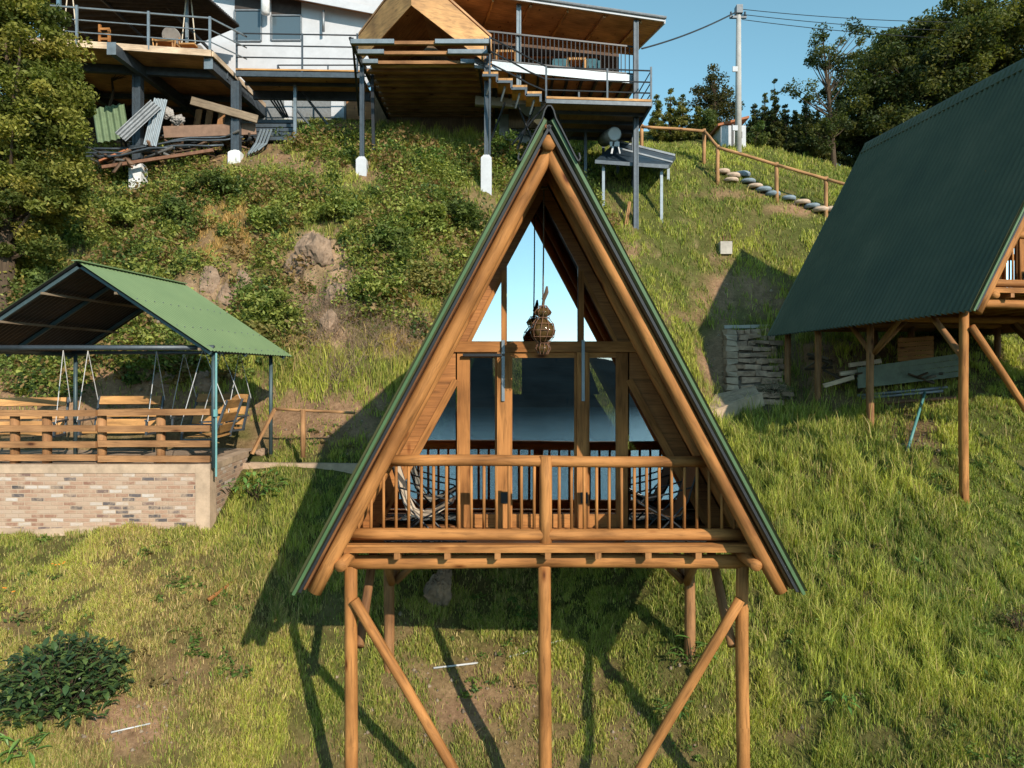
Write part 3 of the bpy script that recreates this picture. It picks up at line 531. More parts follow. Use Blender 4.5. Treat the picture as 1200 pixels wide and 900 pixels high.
cab = cabin('a_frame_cabin', 'orange log A-frame cabin on tall stilts filling the middle, with lake mirrored in its glass', (.41, 7.9), .004, 0, -6.6, True)
cab2 = cabin('a_frame_cabin', 'A-frame cabin at the right edge showing its dark green corrugated roof side', (10.65, 12.45), R(7.1), 3.55, -6.0, False)
ZL = Vector((.41, 7.9, 0))
def W(u, v, w_): return Vector((ZL.x+u-.004*v, ZL.y+v+.004*u, w_))
# things inside and on the cabin
t = thing('bench', 'low wooden bench with a rainbow striped cushion behind the left glass door', 'bench', W(-.55,2.2,-1.942)); mb = MB(); mb.box(W(-.95,1.85,-1.58), W(-.1,2.6,-1.52)); obj('seat', mb, M['plank'], t)
for u, v in ((-.9,1.9),(-.15,1.9),(-.9,2.5),(-.15,2.5)): mb = MB(); mb.box(W(u-.03,v,-1.942), W(u+.03,v+.06,-1.58)); obj('leg', mb, M['plank'], t)
m, nt, b = newmat('rainbow_stripes'); uv = N(nt, 'ShaderNodeUVMap'); sp = N(nt, 'ShaderNodeSeparateXYZ'); nt.links.new(uv.outputs[0], sp.inputs[0]); ml = N(nt, 'ShaderNodeMath', operation='MULTIPLY'); ml.inputs[1].default_value = 4.5; nt.links.new(sp.outputs[0], ml.inputs[0]); fr = N(nt, 'ShaderNodeMath', operation='FRACT'); nt.links.new(ml.outputs[0], fr.inputs[0])
rr = ramp(nt, fr.outputs[0], [(0,(.55,.04,.03)),(.2,(.6,.2,.02)),(.4,(.6,.45,.04)),(.6,(.08,.3,.08)),(.8,(.05,.12,.4)),(.95,(.4,.05,.2))]); nt.links.new(rr, b.inputs['Base Color']); b.inputs['Roughness'].default_value = .9
mb = MB(); mb.box(W(-.92,1.87,-1.519), W(-.5,2.4,-1.45)); single('cushion', mb, m, 'rainbow striped cushion lying on the bench inside the cabin', 'cushion')
t = thing('table', 'plain wooden table inside the middle of the cabin', 'table', W(.2,4,-1.942)); mb = MB(); mb.box(W(-.3,3.6,-1.15), W(.8,4.4,-1.11)); obj('tabletop', mb, M['plank'], t)
for u, v in ((-.25,3.65),(.7,3.65),(-.25,4.3),(.7,4.3)): mb = MB(); mb.box(W(u,v,-1.942), W(u+.06,v+.06,-1.15)); obj('leg', mb, M['plank'], t)
# lantern
lp = W(-.03,.78,0); t = thing('hanging_lantern', 'amber blown-glass bubble lantern in a wire cage hanging from a rope under the gable', 'lantern', (lp.x,lp.y,.30))
def bulb(z0, z1, r): return [(r*math.sin(math.pi*(i/8)*.86+.22), z0+(z1-z0)*i/8) for i in range(9)]
mb = MB(); mb.lathe((lp.x,lp.y,0), bulb(.31,.45,.085)+bulb(.44,.76,.142)+bulb(.75,.89,.10), 14)
for a in range(5): mb.lathe((lp.x+.095*math.cos(a*1.257+.4), lp.y+.095*math.sin(a*1.257+.4), 0), bulb(.50,.68,.062), 9)
obj('glass_body', mb, M['amber'], t, smooth=True); mb = MB()
for k in range(10):
    a = k*.6283; prof = [(.06,.31),(.095,.38),(.07,.445),(.135,.52),(.152,.60),(.135,.68),(.075,.755),(.108,.82),(.05,.895)]
    mb.tube([(lp.x+r*math.cos(a+z*1.2), lp.y+r*math.sin(a+z*1.2), z) for r, z in prof], .0045, 5)
for r, z in ((.072,.445),(.154,.60),(.078,.755),(.135,.52),(.138,.68),(.05,.9)): mb.tube([(lp.x+r*math.cos(a*.5236), lp.y+r*math.sin(a*.5236), z) for a in range(13)], .0045, 5)
obj('wire_cage', mb, M['rust'], t); mb = MB(); mb.tube([(lp.x,lp.y,.9),(lp.x+.01,lp.y,.97),(lp.x,lp.y,1.0)], .018, 8); mb.tube([(lp.x+.012,lp.y,.98),(lp.x+.045,lp.y,1.07),(lp.x+.05,lp.y,1.14)], [.02,.026,.012], 8); mb.tube([(lp.x,lp.y,1.0),(lp.x+.008,lp.y,1.6),(lp.x+.012,lp.y,2.34)], .0095, 7); mb.tube([(lp.x-.03,lp.y,2.34),(lp.x+.05,lp.y,2.34)], .02, 7); obj('rope', mb, M['rope'], t)
# balcony chairs and mats
m, nt, b = newmat('woven_mat'); uv = N(nt, 'ShaderNodeUVMap'); wv = N(nt, 'ShaderNodeTexWave', Scale=7, Distortion=5); wv.inputs['Detail Scale'].default_value = 3; nt.links.new(uv.outputs[0], wv.inputs[0]); nt.links.new(ramp(nt, wv.outputs[0], [(.45,(.03,.035,.04)),(.55,(.45,.44,.4))]), b.inputs['Base Color']); b.inputs['Roughness'].default_value = .95
for s, lab in ((-1, 'left'), (1, 'right')):
    mb = MB(); mb.box(W(s*1.45-.5,.65,-1.951), W(s*1.45+.5,1.2,-1.94)); single('balcony_mat', mb, m, 'dark and white woven mat on the balcony under the %s lounge chair' % ('cream' if s < 0 else 'brown'), 'mat')
    t = thing('lounge_chair', ('cream canvas sling chair on a black frame at the left end of the cabin balcony' if s < 0 else 'shaded brown canvas sling chair at the right end of the cabin balcony'), 'chair', W(s*1.5,.95,-1.94))
    def q(a, b_, c): return W(s*(1.5)+s*a, .95+b_, -1.94+c)
    sl_ = MB(); prof = [(.36,.92),(.33,.80),(.27,.62),(.22,.45),(.14,.30),(.02,.26),(-.14,.30),(-.30,.40),(-.36,.44)]
    for (a0, c0), (a1, c1) in zip(prof[:-1], prof[1:]): sl_.beam(q(a0,0,c0), q(a1,0,c1), .46, .018, up=(0,0,1) if abs(a1-a0) > abs(c1-c0) else (1,0,0))
    obj('sling', sl_, M['cloth'] if s < 0 else M['brownc'], t)
    fr_ = MB()
    for bb in (-.25, .25):
        fr_.tube([q(.37,bb,.94), q(.22,bb,.46), q(-.2,bb,.02), q(-.34,bb,.01)], .012, 7); fr_.tube([q(-.37,bb,.45), q(.02,bb,.24), q(.3,bb,.01), q(.42,bb,.01)], .012, 7); fr_.tube([q(.28,bb,.64), q(.0,bb,.56), q(-.30,bb,.5), q(-.36,bb,.44)], .011, 7)
    for a, c in ((.37,.94),(-.37,.45),(.42,.01),(-.34,.01)): fr_.tube([q(a,-.25,c), q(a,.25,c)], .012, 7)
    obj('frame', fr_, M['blackm'], t)

def make_weeds():
    rg = np.random.default_rng(17); n = 420; y = 8+rg.random(n*3)**1.2*9; x = (rg.random(n*3)*2-1)*(y*.78); z = H(x, y); k = keep_off(x, y) & (fbm(x*.7, y*.7, 3, 44) > .44); x, y, z = x[k][:n], y[k][:n], z[k][:n]; n = len(x)
    per = 26; c = rg.integers(0, n, n*per); r = (.05+.13*rg.random(n))[c]; g = rg.normal(size=(n*per, 3))*.5; g[:, 2] = np.abs(g[:, 2])*.7; Pt = np.stack([x, y, z+.03], 1)[c]+g*r[:, None]
    kind = rg.random(n)[c][:, None]; cc = np.where(kind < .5, np.array([[.10,.17,.035]]), np.where(kind < .8, np.array([[.17,.24,.05]]), np.array([[.20,.15,.06]])))*(.6+.8*rg.random((n*per, 1)))
    o = leaf_mesh('weeds', Pt, (.045+.05*rg.random(n))[c], cc, M['leaf'], up=.8, asp=.45); tag(o, 'small leafy weeds dotted through the grass of the slope', 'weeds', kind='stuff')
make_weeds()
# ---------------------------------------------------------------- swing pavilion terrace
FX0, FX1, FY = -13.0, -5.11, 12.0; ZT = -1.43
t = thing('retaining_wall', 'whitewashed brick retaining wall holding up the swing terrace at the left', 'wall', (-8, 12.1, -2.7))
mb = MB(); mb.prism([(FX0,FY,-3.0),(-5.32,FY,-3.0),(-5.32,FY,ZT-.15),(FX0,FY,ZT-.15)], (0,.2,0))
mb.uv = [(a, b_) for a, b_ in mb.uv]; obj('brick_face', mb, M['brick'], t)
mb = MB(); mb.prism([(-5.30,14.25,-3.0),(-5.11,12.24,-3.0),(-5.11,12.24,ZT-.12),(-5.30,14.25,ZT-.12)], (-.18,0,0)); obj('brick_face', mb, M['brick'], t)
mb = MB(); mb.box((FX0,FY-.012,ZT-.148),(-5.34,FY+.21,ZT)); mb.beam((-5.21,12.25,ZT-.058),(-5.40,14.3,ZT-.058),.21,.118); obj('coping', mb, M['plaster'], t)
mb = MB(); mb.box((-5.335,FY-.02,-3.0),(-5.09,FY+.235,ZT+.004)); obj('corner_pillar', mb, M['plaster'], t)
mb = MB(); mb.prism([(FX0,FY-.035,-3.0),(-5.34,FY-.035,-3.0),(-5.34,FY-.035,-2.50),(-6.5,FY-.035,-2.44),(-8,FY-.035,-2.52),(-9.5,FY-.035,-2.45),(FX0,FY-.035,-2.5)], (0,.034,0)); obj('plaster_skirt', mb, M['plaster'], t)
def tf(a, b_):
    x = -13.5+a*8.16; y = 12.2+b_*4.0; return (x, y, ZT-.035+(float(fbm(np.array([x*2.]), np.array([y*2.]), 4, 5)[0])-.47)*.09+max(0, y-14.6)*.25)
mb = MB(); mb.grid(tf, 90, 44); tag(obj('terrace_floor', mb, plain('trodden_dirt', (.27,.19,.13), .95, 0, .4, 5, .6), smooth=True), kind='structure')
t = thing('pavilion', 'open shelter with a pale green gabled metal roof over hanging bench swings', 'shelter', (-7, 13.2, ZT))
Zr, Ze = 1.95, .50; xr = lambda y: -7.14+.17*(y-12); YF, YB = 11.72, 14.55
for s in (-1, 1):
    mb = MB(); d = Vector((s*2.2, 0, Ze-.02-Zr)); nn = Vector((-d.z*s, 0, d.x*s)).normalized()
    fn = lambda a, b_: Vector((xr(YF+a*(YB-YF)), YF+a*(YB-YF), Zr))+d*b_+nn*(.010*math.cos(a*30*6.2832))
    mb.grid(fn, 30*6, 1); obj('roof_panel', mb, M['roofl'], t, smooth=True)
    mb = MB(); mb.grid(lambda a, b_: fn(a, b_)-nn*.016, 30*6, 1); obj('roof_lining', mb, M['blackm'], t, smooth=True)
    if s > 0:
        mb = MB()
        for b_ in (.42, .72, .95):
            for k in range(13): p_ = fn((k+.5)/13, b_)+nn*.012; mb.tube([p_, p_+nn*.012], .011, 6)
        obj('roof_screw', mb, M['galv'], t)
    for y in (YF+.1, 12.9, 14.3):
        mb = MB(); mb.beam(Vector((xr(y), y, Zr))-nn*.05, Vector((xr(y), y, Zr))+d-nn*.05, .05, .06); obj('rafter', mb, M['tealp'], t)
    for b_ in (.3, .62, .93):
        p0 = Vector((xr(YF+.05), YF+.05, Zr))+d*b_-nn*.09; p1 = Vector((xr(YB-.05), YB-.05, Zr))+d*b_-nn*.09; mb = MB(); mb.beam(p0, p1, .04, .04); obj('purlin', mb, M['oldwood'], t)
    x0 = xr(12)+s*2.1; x1 = xr(14.2)+s*1.95
    for x, y, r in ((x0, 12.02, .04), (x1, 14.2, .038)): mb = MB(); mb.tube([(x,y,ZT-.06),(x,y,.52)], r, 10); obj('post', mb, M['tealp'], t, smooth=True)
    mb = MB(); mb.tube([(x0,12.02,.50),(x1,14.2,.50)], .035, 8); obj('eave_beam', mb, M['tealp'], t, smooth=True)
mb = MB(); mb.tube([(xr(12)-2.15,11.98,.54),(xr(12)+2.12,11.98,.54)], .045, 10); obj('tie_beam', mb, M['steel'], t, smooth=True)
mb = MB(); mb.tube([(xr(14.2)-2.0,14.2,.54),(xr(14.2)+2.0,14.2,.54)], .035, 10); obj('tie_beam', mb, M['steel'], t, smooth=True)
mb = MB(); mb.beam((xr(YF-.02),YF-.02,Zr+.015),(xr(YB),YB,Zr+.015),.14,.02); obj('ridge_cap', mb, M['roofl'], t)
mb = MB(); mb.tube([(-4.98,11.97,ZT-.2),(-4.98,11.97,.45)], .018, 8); mb.box((-5.01,11.93,-.62),(-4.95,11.97,-.50)); obj('drain_pipe', mb, plain('teal_pipe', (.15,.34,.34), .5, 0, .1, 5, 0), t)
# log rail fence on the wall
t = thing('log_rail_fence', 'brown four-rail log fence along the top of the brick terrace wall', 'fence', (-8, 12.12, ZT))
for x, yy in ((-8.52, 12.19), (-7.97, 12.19), (-7.03, 12.19), (-6.02, 12.19), (-9.6, 12.19)): mb = MB(); mb.log((x,yy,ZT-.05),(x,yy,-.60+random.uniform(-.02,.05)),.075); obj('post', mb, M['rail'], t, smooth=True)
for z in (-.565,-.84,-1.095,-1.335):
    for x0, x1 in ((-13,-7.06),(-7.02,-5.13)):
        mb = MB(); zz = z+random.uniform(-.012,.012); mb.beam((x0,12.085,zz),(x1,12.085,zz+random.uniform(-.015,.015)),.07,.105); obj('rail', mb, M['rail'], t)
# swings
def swing(x, y, z, ang, lab, wdt=1.15, zt=.55):
    t = thing('bench_swing', lab, 'swing', (x, y, z), group='bench swings under the green pavilion'); ca, sa = math.cos(ang), math.sin(ang)
    def q(a, b_, c): return Vector((x+ca*a-sa*b_, y+sa*a+ca*b_, z+c))
    mb = MB()
    for k in range(4): mb.beam(q(-wdt/2,-.22+k*.13,0), q(wdt/2,-.22+k*.13,0), .115, .03)
    obj('seat', mb, M['tan'], t); mb = MB()
    for k, (b_, c) in enumerate(((.24,.14),(.31,.34),(.38,.58))): mb.beam(q(-wdt/2,b_,c), q(wdt/2,b_,c), .03, .165, up=(-sa*.4,ca*.4,1))
    obj('backrest', mb, M['tan'], t); mb = MB()
    for s in (-1, 1):
        mb = MB(); e = s*(wdt/2+.03); mb.beam(q(e,-.34,-.03), q(e,.24,-.03), .035, .04); mb.beam(q(e,.2,-.05), q(e,.44,.66), .035, .04, up=(0,0,1)); mb.beam(q(e,-.34,.22), q(e,.36,.24), .05, .03); mb.beam(q(e,-.32,-.04), q(e,-.30,.22), .035, .035)
        obj('arm_frame', mb, M['steel'], t)
    for s in (-1, 1):
        mb = MB(); e = s*(wdt/2+.06); top = q(e, .05, zt-z); mb.tube([q(e,-.33,.2), top], .0075, 6); mb.tube([q(e,.42,.58), top], .0075, 6); obj('hanging_chain', mb, M['whitepipe'], t)
    return t
swing(-9.0, 13.1, -1.0, .25, 'bench swing at the far left of the pavilion, partly cut off by the picture edge')
swing(-7.42, 13.5, -.98, .06, 'bench swing facing out between the middle fence posts, with honey coloured back boards')
swing(-5.95, 14.0, -.95, -.25, 'shaded bench swing at the back right of the pavilion')
swing(-5.50, 12.95, -1.02, -1.45, 'bench swing seen from the side beside the right-hand corner post', 1.0)
# kerb and small fence right of the terrace
mb = MB(); mb.beam((-5.28,14.02,-1.80),(-2.3,13.72,-1.80),.2,.34); single('concrete_kerb', mb, M['plaster'], 'low plastered concrete kerb running from the brick wall towards the cabin', 'kerb')
t = thing('path_fence', 'rough single-rail pole fence with a slanting brace beside the dirt path', 'fence', (-4, 13.9, -1.5))
def PP(px, py, Y): return tuple(P(px, py, Y))
mb = MB(); mb.log(PP(322,479,13.9), PP(416,484,13.75), .028); obj('rail', mb, M['fence'], t, smooth=True)
mb = MB(); mb.log(PP(355,536,13.8), PP(355,480,13.8), .05); obj('post', mb, M['fence'], t, smooth=True)
mb = MB(); mb.beam(PP(295,532,13.6), PP(322,479,13.9), .07, .05); obj('brace', mb, M['fence'], t)
def rock(name, c, r, sc_, mat, label, cat, group=None, seed=1, oct_=3):
    import bmesh
    bm = bmesh.new(); bmesh.ops.create_icosphere(bm, subdivisions=4, radius=1); rg = random.Random(seed)
    pl = [(Vector([rg.gauss(0,1) for _ in range(3)]).normalized(), rg.uniform(.45,.85)) for _ in range(16)]
    for v in bm.verts:
        n_ = v.co.normalized(); q = 1
        for p_, dd in pl:
            k = n_.dot(p_)
            if k > dd: q = min(q, dd/k)
        from mathutils import noise
        q *= 1+.14*noise.noise(n_*3+Vector((seed,0,0)))+.09*noise.noise(n_*8)-.16*max(0, .12-abs(noise.noise(n_*4+Vector((0,seed,0)))))/.12; v.co = Vector((n_.x*q*sc_[0]*r, n_.y*q*sc_[1]*r, n_.z*q*sc_[2]*r))
    me = bpy.data.meshes.new(name); bm.to_mesh(me); bm.free(); me.materials.append(mat); o = bpy.data.objects.new(name, me); C.objects.link(o); o.location = c; return tag(o, label, cat, group)
g = G(512,712); rock('boulder', (g.x, g.y+.1, g.z+.25), .42, (.75,.8,1.25), M['rock'], 'pale upright boulder in the shade under the middle cabin deck', 'boulder', seed=4)
g = G(308,532); rock('loose_stone', (g.x, g.y, g.z+.06), .17, (1,.8,.7), M['rock'], 'orange brown stone lying at the foot of the slanting pole by the kerb', 'stone', seed=9)
for i, (px, py, r, sx, lab) in enumerate([(372,300,.62,1.0,'tallest pale rock slab on the bank, right of the green pavilion roof'),(350,318,.5,1.0,'angular rock left of the tallest slab on the bank'),(398,352,.5,.8,'knobbly pinkish rock at the lower end of the bank outcrop'),(385,385,.38,.8,'small rock above the dry twigs on the bank'),(242,338,.42,.9,'dark cracked rock just above the pavilion roof slope'),(262,352,.40,.7,'lower cracked rock touching the pavilion roof slope in view'),(165,375,.5,1.2,'broad shaded rock seen under the pavilion gable'),(115,345,.4,1.1,'rock behind the pavilion ridge'),(285,335,.3,1,'small rock on the dry grass of the bank'),(240,455,.35,1.2,'orange rock behind the shaded bench swing'),(190,450,.3,1.2,'rock behind the middle bench swing')]):
    g = G(px, py); rock('rock', (g.x, g.y+.05, g.z+.12*r), r*1.05, (sx*.95,.55,1.25), M['rock'], lab, 'rock', 'rocks sticking out of the bank', seed=20+i)
# ---------------------------------------------------------------- stone stairs
t = thing('stone_stairs', 'rough stone staircase climbing the slope beside the right cabin', 'stairs', P(870,430,19.6))
ns = 12
for i in range(ns):
    a = i/(ns-1); y = 18.15+a*2.75; z = -.50+a*1.98; xl = 5.50+a*.80; xr_ = 7.1+a*.7+random.uniform(-.2,.2); mb = MB(); x = xl+.32+random.uniform(-.08,.08)
    while x < xr_-.05:
        wd = min(random.uniform(.12,.55), xr_-x); dy = random.uniform(-.06,.06); zz = z+random.uniform(-.02,.02); hh = random.uniform(.10,.15)
        n0 = len(mb.v); mb.beam((x+wd/2-.01,y+dy,zz-hh/2),(x+wd/2-.01,y+.30,zz-hh/2),wd-.012,hh)
        for k in range(n0, len(mb.v)): mb.v[k] += Vector([random.uniform(-.028,.028) for _ in range(3)])
        x += wd
    so_ = obj('step', mb, M['stone'], t); mb = MB(); mb.box((xl+.3,y+.10,z-.8),(xr_-.02,y+.32,z-.06)); obj('riser_core', mb, plain('dark_joint', (.16,.12,.09), .95, 0, .4, 8, .5), so_)
    n0 = 0; mb = MB(); mb.beam((xl+.15,y-.02,z-.07),(xl+.15,y+.30,z-.07),.31,.15)
    for k in range(len(mb.v)): mb.v[k] += Vector([random.uniform(-.03,.03) for _ in range(3)])
    mb.box((xl+.02,y+.08,z-.8),(xl+.28,y+.29,z-.15)); obj('lit_end_block', mb, M['plaster'], so_)  # paler plaster colour puts the sunlit left edge into these blocks
mb = MB(); mb.beam((6.35,21.3,1.58),(8.4,21.4,1.62),.1,.10); obj('top_sill', mb, M['conc'], t)
t = thing('landing_wall', 'low plastered stone wall at the foot of the stone stairs', 'wall', P(865,480,17.7))
mb = MB(); mb.beam(P(826,486,17.3)-Vector((0,0,.12)), P(892,462,17.9)-Vector((0,0,.12)), .16, .34); obj('wall', mb, M['plaster'], t)
mb = MB(); mb.prism([P(828,482,17.4),P(890,461,17.95),P(884,452,18.3),P(838,462,18.2)], (0,0,-.12)); obj('landing', mb, plain('trodden_clay', (.30,.21,.14), .95, 0, .4, 6, .6), t)
# ---------------------------------------------------------------- hill fence, tyre steps
t = thing('hill_fence', 'wooden post and single-rail fence descending the grassy hill behind the cabins', 'fence', G(841,216)); pv = None
for px, py, hh in ((752,188,1.25),(825,192,1.2),(841,216,1.3),(910,237,1.3),(968,254,1.3),(1040,275,1.3)):
    g = G(px, py); mb = MB(); mb.log(g-Vector((0,0,.2)), g+Vector((0,0,hh+.06)), .068); obj('post', mb, M['fence'], t, smooth=True); top = g+Vector((0,-.06,hh-.04))
    if pv is not None: mb = MB(); mb.log(pv, top, .055); obj('rail', mb, M['fence'], t, smooth=True)
    pv = top
TY = [(846,203,'p','topmost pink tyre step, at the fence corner'),(858,207,'p','second pink tyre step below the fence corner'),(869,206,'g','small grey tyre step right of the second fence post'),(856,213,'p','thick pink tyre step just right of the second fence post'),(876,214,'g','flat grey tyre step beside the thick pink one'),(884,220,'p','pink tyre step midway between the second and third fence posts'),(894,224,'g','upper grey tyre step left of the third fence post'),(905,229,'g','lower grey tyre step touching the third fence post'),(923,234,'g','wide blue grey tyre step right of the third fence post'),(939,239,'p','pink tyre step midway between the third and fourth fence posts'),(951,243,'g','grey tyre step left of the fourth fence post'),(961,247,'p','pink tyre step touching the fourth fence post'),(973,247,'p','lowest pink tyre step beside the dark green roof')]
for px, py, c, lab in TY:
    g = G(px, py); mb = MB(); R0, r0 = .17+.06*((px*7) % 5)/5, .075+.03*((px*3) % 4)/4
    mb.grid(lambda a, b_: Vector((g.x+(R0+r0*math.cos(b_*6.2832))*math.cos(a*6.2832), g.y+(R0+r0*math.cos(b_*6.2832))*math.sin(a*6.2832)-.05, g.z+.01+r0*math.sin(b_*6.2832))), 22, 10); mb.lathe((g.x,g.y-.05,g.z-.03), [(.2,0),(.2,.06),(.01,.08)], 14)
    single('tyre_step', mb, M['pinkt'] if c == 'p' else M['greyt'], lab, 'tyre step', 'painted tyre steps beside the hill fence', smooth=True)
# meter block
g = G(850,298); t = thing('concrete_block', 'small white concrete block standing alone on the grassy slope', 'block', g); mb = MB(); mb.box((g.x-.2,g.y-.15,g.z-.05),(g.x+.18,g.y+.15,g.z+.36)); obj('body', mb, M['conc'], t); mb = MB()
for k in range(4): mb.tube([(g.x-.16+k*.1,g.y,g.z+.3),(g.x-.17+k*.11,g.y,g.z+.55+.05*(k%2))],.012,6)
obj('rebar', mb, M['rust'], t)
# water heater on its shelter
t = thing('heater_shelter', 'low metal lean-to shelter with a dark panel roof on the grass slope', 'shelter', G(740,240))
a_, b_, c_, d_ = P(697,188,23.4), P(783,194,23.4), P(791,183,25.2), P(722,166,25.4)
mb = MB(); mb.prism([a_, b_, c_, d_], (0,0,-.05)); obj('roof', mb, plain('blue_black_panel', (.03,.045,.06), .3, .2, .2, 4, 0), t)
mb = MB(); mb.beam(a_-Vector((0,.05,.06)), b_-Vector((0,.05,.06)), .06, .12); mb.beam(b_-Vector((0,0,.05)), c_-Vector((0,0,.05)), .06, .10); obj('fascia', mb, M['steel'], t)
mb = MB(); mb.beam(d_+Vector((0,0,.03)), c_+Vector((0,0,.03)), .07, .07); obj('roof_edge', mb, M['galv'], t); mb = MB(); mb.beam(P(726,174,24.0), P(788,190,23.9), .06, .05); obj('roof_edge', mb, M['galv'], t)
for px, Y, pt in ((707, 23.6, 190), (775, 23.6, 194), (724, 25.1, 176), (783, 25, 188)):
    p_ = P(px, pt, Y); mb = MB(); mb.beam((p_.x,p_.y,hz(p_.x,p_.y)-.2), (p_.x,p_.y,p_.z), .09, up=(0,1,0)); obj('post', mb, M['steelp'], t)
t = thing('water_tank', 'round silver water tank lying on the lean-to roof, its end facing out', 'tank', P(720,166,23.6)); c0 = P(720,157,23.5); c1 = P(708,164,24.9)
mb = MB(); mb.tube([c0, c1], .235, 24); obj('drum', mb, M['galv'], t, smooth=True); mb = MB(); ax = (c0-c1).normalized(); mb.tube([c0+ax*.005, c0+ax*.03], [.215,.19], 24); obj('end_cap', mb, M['white'], t)
mb = MB(); mb.beam(c0+Vector((0,.1,-.2)), c0+Vector((-.08,.1,-.62)), .06, .04); mb.beam(c0+Vector((.1,.1,-.2)), c0+Vector((.2,.1,-.62)), .06, .04); mb.box(c0+Vector((-.14,.08,-.38)), c0+Vector((.18,.13,-.22))); obj('bracket', mb, M['white'], t)
# utility pole and wires
g = G(865,178); t = thing('utility_pole', 'tall pale concrete utility pole against the sky', 'pole', g); top = Vector((g.x+.02, g.y, (HY-8)*g.y/F))
mb = MB(); mb.tube([g-Vector((0,0,.5)), top], [.14,.09], 14); obj('shaft', mb, M['polec'], t, smooth=True)
mb = MB(); mb.box(top+Vector((-.35,-.05,-.45)), top+Vector((.3,.05,-.36))); mb.box(top+Vector((-.12,-.16,-.3)), top+Vector((.12,.16,.02))); mb.tube([top+Vector((-.3,0,-.36)), top+Vector((-.3,0,-.2))], .04, 8); mb.tube([top+Vector((.25,0,-.36)), top+Vector((.25,0,-.2))], .04, 8); obj('crossarm', mb, M['steel'], t)
for dz in (2.6, 4.9): mb = MB(); mb.box(top+Vector((-.28,-.16,-dz)), top+Vector((-.08,-.1,-dz+.2))); obj('insulator', mb, M['white'], t)
def wire(a, b_, sag, r, lab, grp):
    mb = MB(); a = Vector(a); b_ = Vector(b_); mb.tube([a.lerp(b_, k/16)-Vector((0,0,sag*4*(k/16)*(1-k/16))) for k in range(17)], r, 5); single('overhead_wire', mb, M['blackm'], lab, 'wire', grp)
wire(top+Vector((-.15,-.2,-.3)), P(752,57,25.2), .12, .03, 'thick overhead wire running left from the pole to the upper house roof', None)
for i, (py, lab) in enumerate([(24,'highest thin overhead wire running right from the pole'),(36,'middle thin overhead wire running right from the pole'),(48,'lowest thin overhead wire running right from the pole')]):
    wire(top+Vector((.1,-.1,-.15-.2*i)), P(1260,py,g.y+1+i*.8), .25, .014, lab, 'thin wires leading right from the utility pole')
# little hut behind hill
g = G(858,172); t = thing('small_hut', 'tiny white hut with a terracotta roof at the foot of the pole', 'hut', g); mb = MB(); mb.box((g.x-.45,g.y,g.z-.3),(g.x+.55,g.y+1.2,g.z+.85)); obj('wall', mb, M['white'], t)
mb = MB(); mb.prism([(g.x-.6,g.y-.1,g.z+.8),(g.x+.65,g.y-.1,g.z+1.12),(g.x+.65,g.y+1.3,g.z+1.12),(g.x-.6,g.y+1.3,g.z+.8)], (0,0,.09)); obj('roof', mb, M['redtile'], t); mb = MB(); mb.box((g.x-.02,g.y-.02,g.z-.1),(g.x+.06,g.y+.0,g.z+.9)); mb.box((g.x+.2,g.y-.02,g.z+.35),(g.x+.4,g.y+.0,g.z+.6)); obj('window', mb, M['blackm'], t)
# ---------------------------------------------------------------- small things on the grass
def stickon(name, a, b_, r, mat, lab, cat, group=None, lift=.03):
    a = G(*a)+Vector((0,0,lift)); b_ = G(*b_)+Vector((0,0,lift)); mb = MB(); m_ = (a+b_)/2; m_.z = max(m_.z, hz(m_.x, m_.y)+lift); mb.tube([a, m_, b_], r, 8); single(name, mb, mat, lab, cat, group, smooth=True)
stickon('white_pipe', (508,786), (560,780), .014, M['whitepipe'], 'left piece of white pipe lying on the grass under the cabin', 'pipe', 'broken white pipe under the cabin')
stickon('white_pipe', (597,773), (621,766), .016, M['whitepipe'], 'middle piece of white pipe beside the centre stilt', 'pipe', 'broken white pipe under the cabin')
stickon('white_pipe', (643,758), (663,753), .016, M['whitepipe'], 'right piece of white pipe just past the centre stilt', 'pipe', 'broken white pipe under the cabin')
stickon('white_rod', (130,863), (176,852), .010, M['whitepipe'], 'thin white rod on the bare patch at the bottom left', 'rod')
stickon('wood_offcut', (244,708), (276,686), .03, M['log'], 'orange wood offcut lying in the grass left of the cabin shadow', 'offcut', lift=.05)
a = G(1063,532); b_ = G(1084,478); mb = MB(); mb.tube([a+Vector((0,0,.04)), b_+Vector((0,0,.35))], .03, 8); single('teal_pole', mb, plain('teal_paint', (.08,.22,.21), .5, 0, .15, 5, 0), 'turquoise pole leaning on the soil patch under the right cabin', 'pole', smooth=True)
for i, (x0, y0, x1, y1, c, lab) in enumerate([(1005,470,1110,460,'galv','upper pale pipe lying across the slope under the right cabin'),(1010,474,1105,465,'galv','second pale pipe lying under the right cabin'),(1022,480,1120,472,'rust','brown pipe lying below the pale ones under the right cabin')]):
    a = G(x0,y0); b_ = G(x1,y1); mb = MB(); mb.tube([a+Vector((0,0,.12)), b_+Vector((0,0,.12))], .035, 8); single('long_pipe', mb, M[c], lab, 'pipe', 'long pipes lying under the right cabin', smooth=True)
t = thing('board_stack', 'greenish grey stack of boards standing on edge under the right cabin', 'boards', P(1060,455,16.6))
mb = MB()
for k in range(4): mb.beam(P(1005,438+k*6-4,16.8)+Vector((0,0,0)), P(1135,420+k*7-4,16.4), .06, .125)
obj('board', mb, plain('grey_green_board', (.13,.15,.11), .8, 0, .3, 4, .2), t)
t = thing('pallet_box', 'orange slatted crate behind the stilts of the right cabin', 'crate', P(1080,400,17.4)); 
for k in range(5): mb = MB(); mb.beam(P(1052,399+k*5.5,17.2), P(1094,396+k*5.5,17.0), .04, .10); obj('slat', mb, M['log'], t)
for px in (1056, 1090): mb = MB(); mb.beam(P(px,394,17.3), P(px,426,17.3), .07, .07); obj('upright', mb, M['logd'], t)
t = thing('timber_offcuts', 'loose sawn timbers lying under the far end of the right cabin', 'timber', P(985,425,17.8))
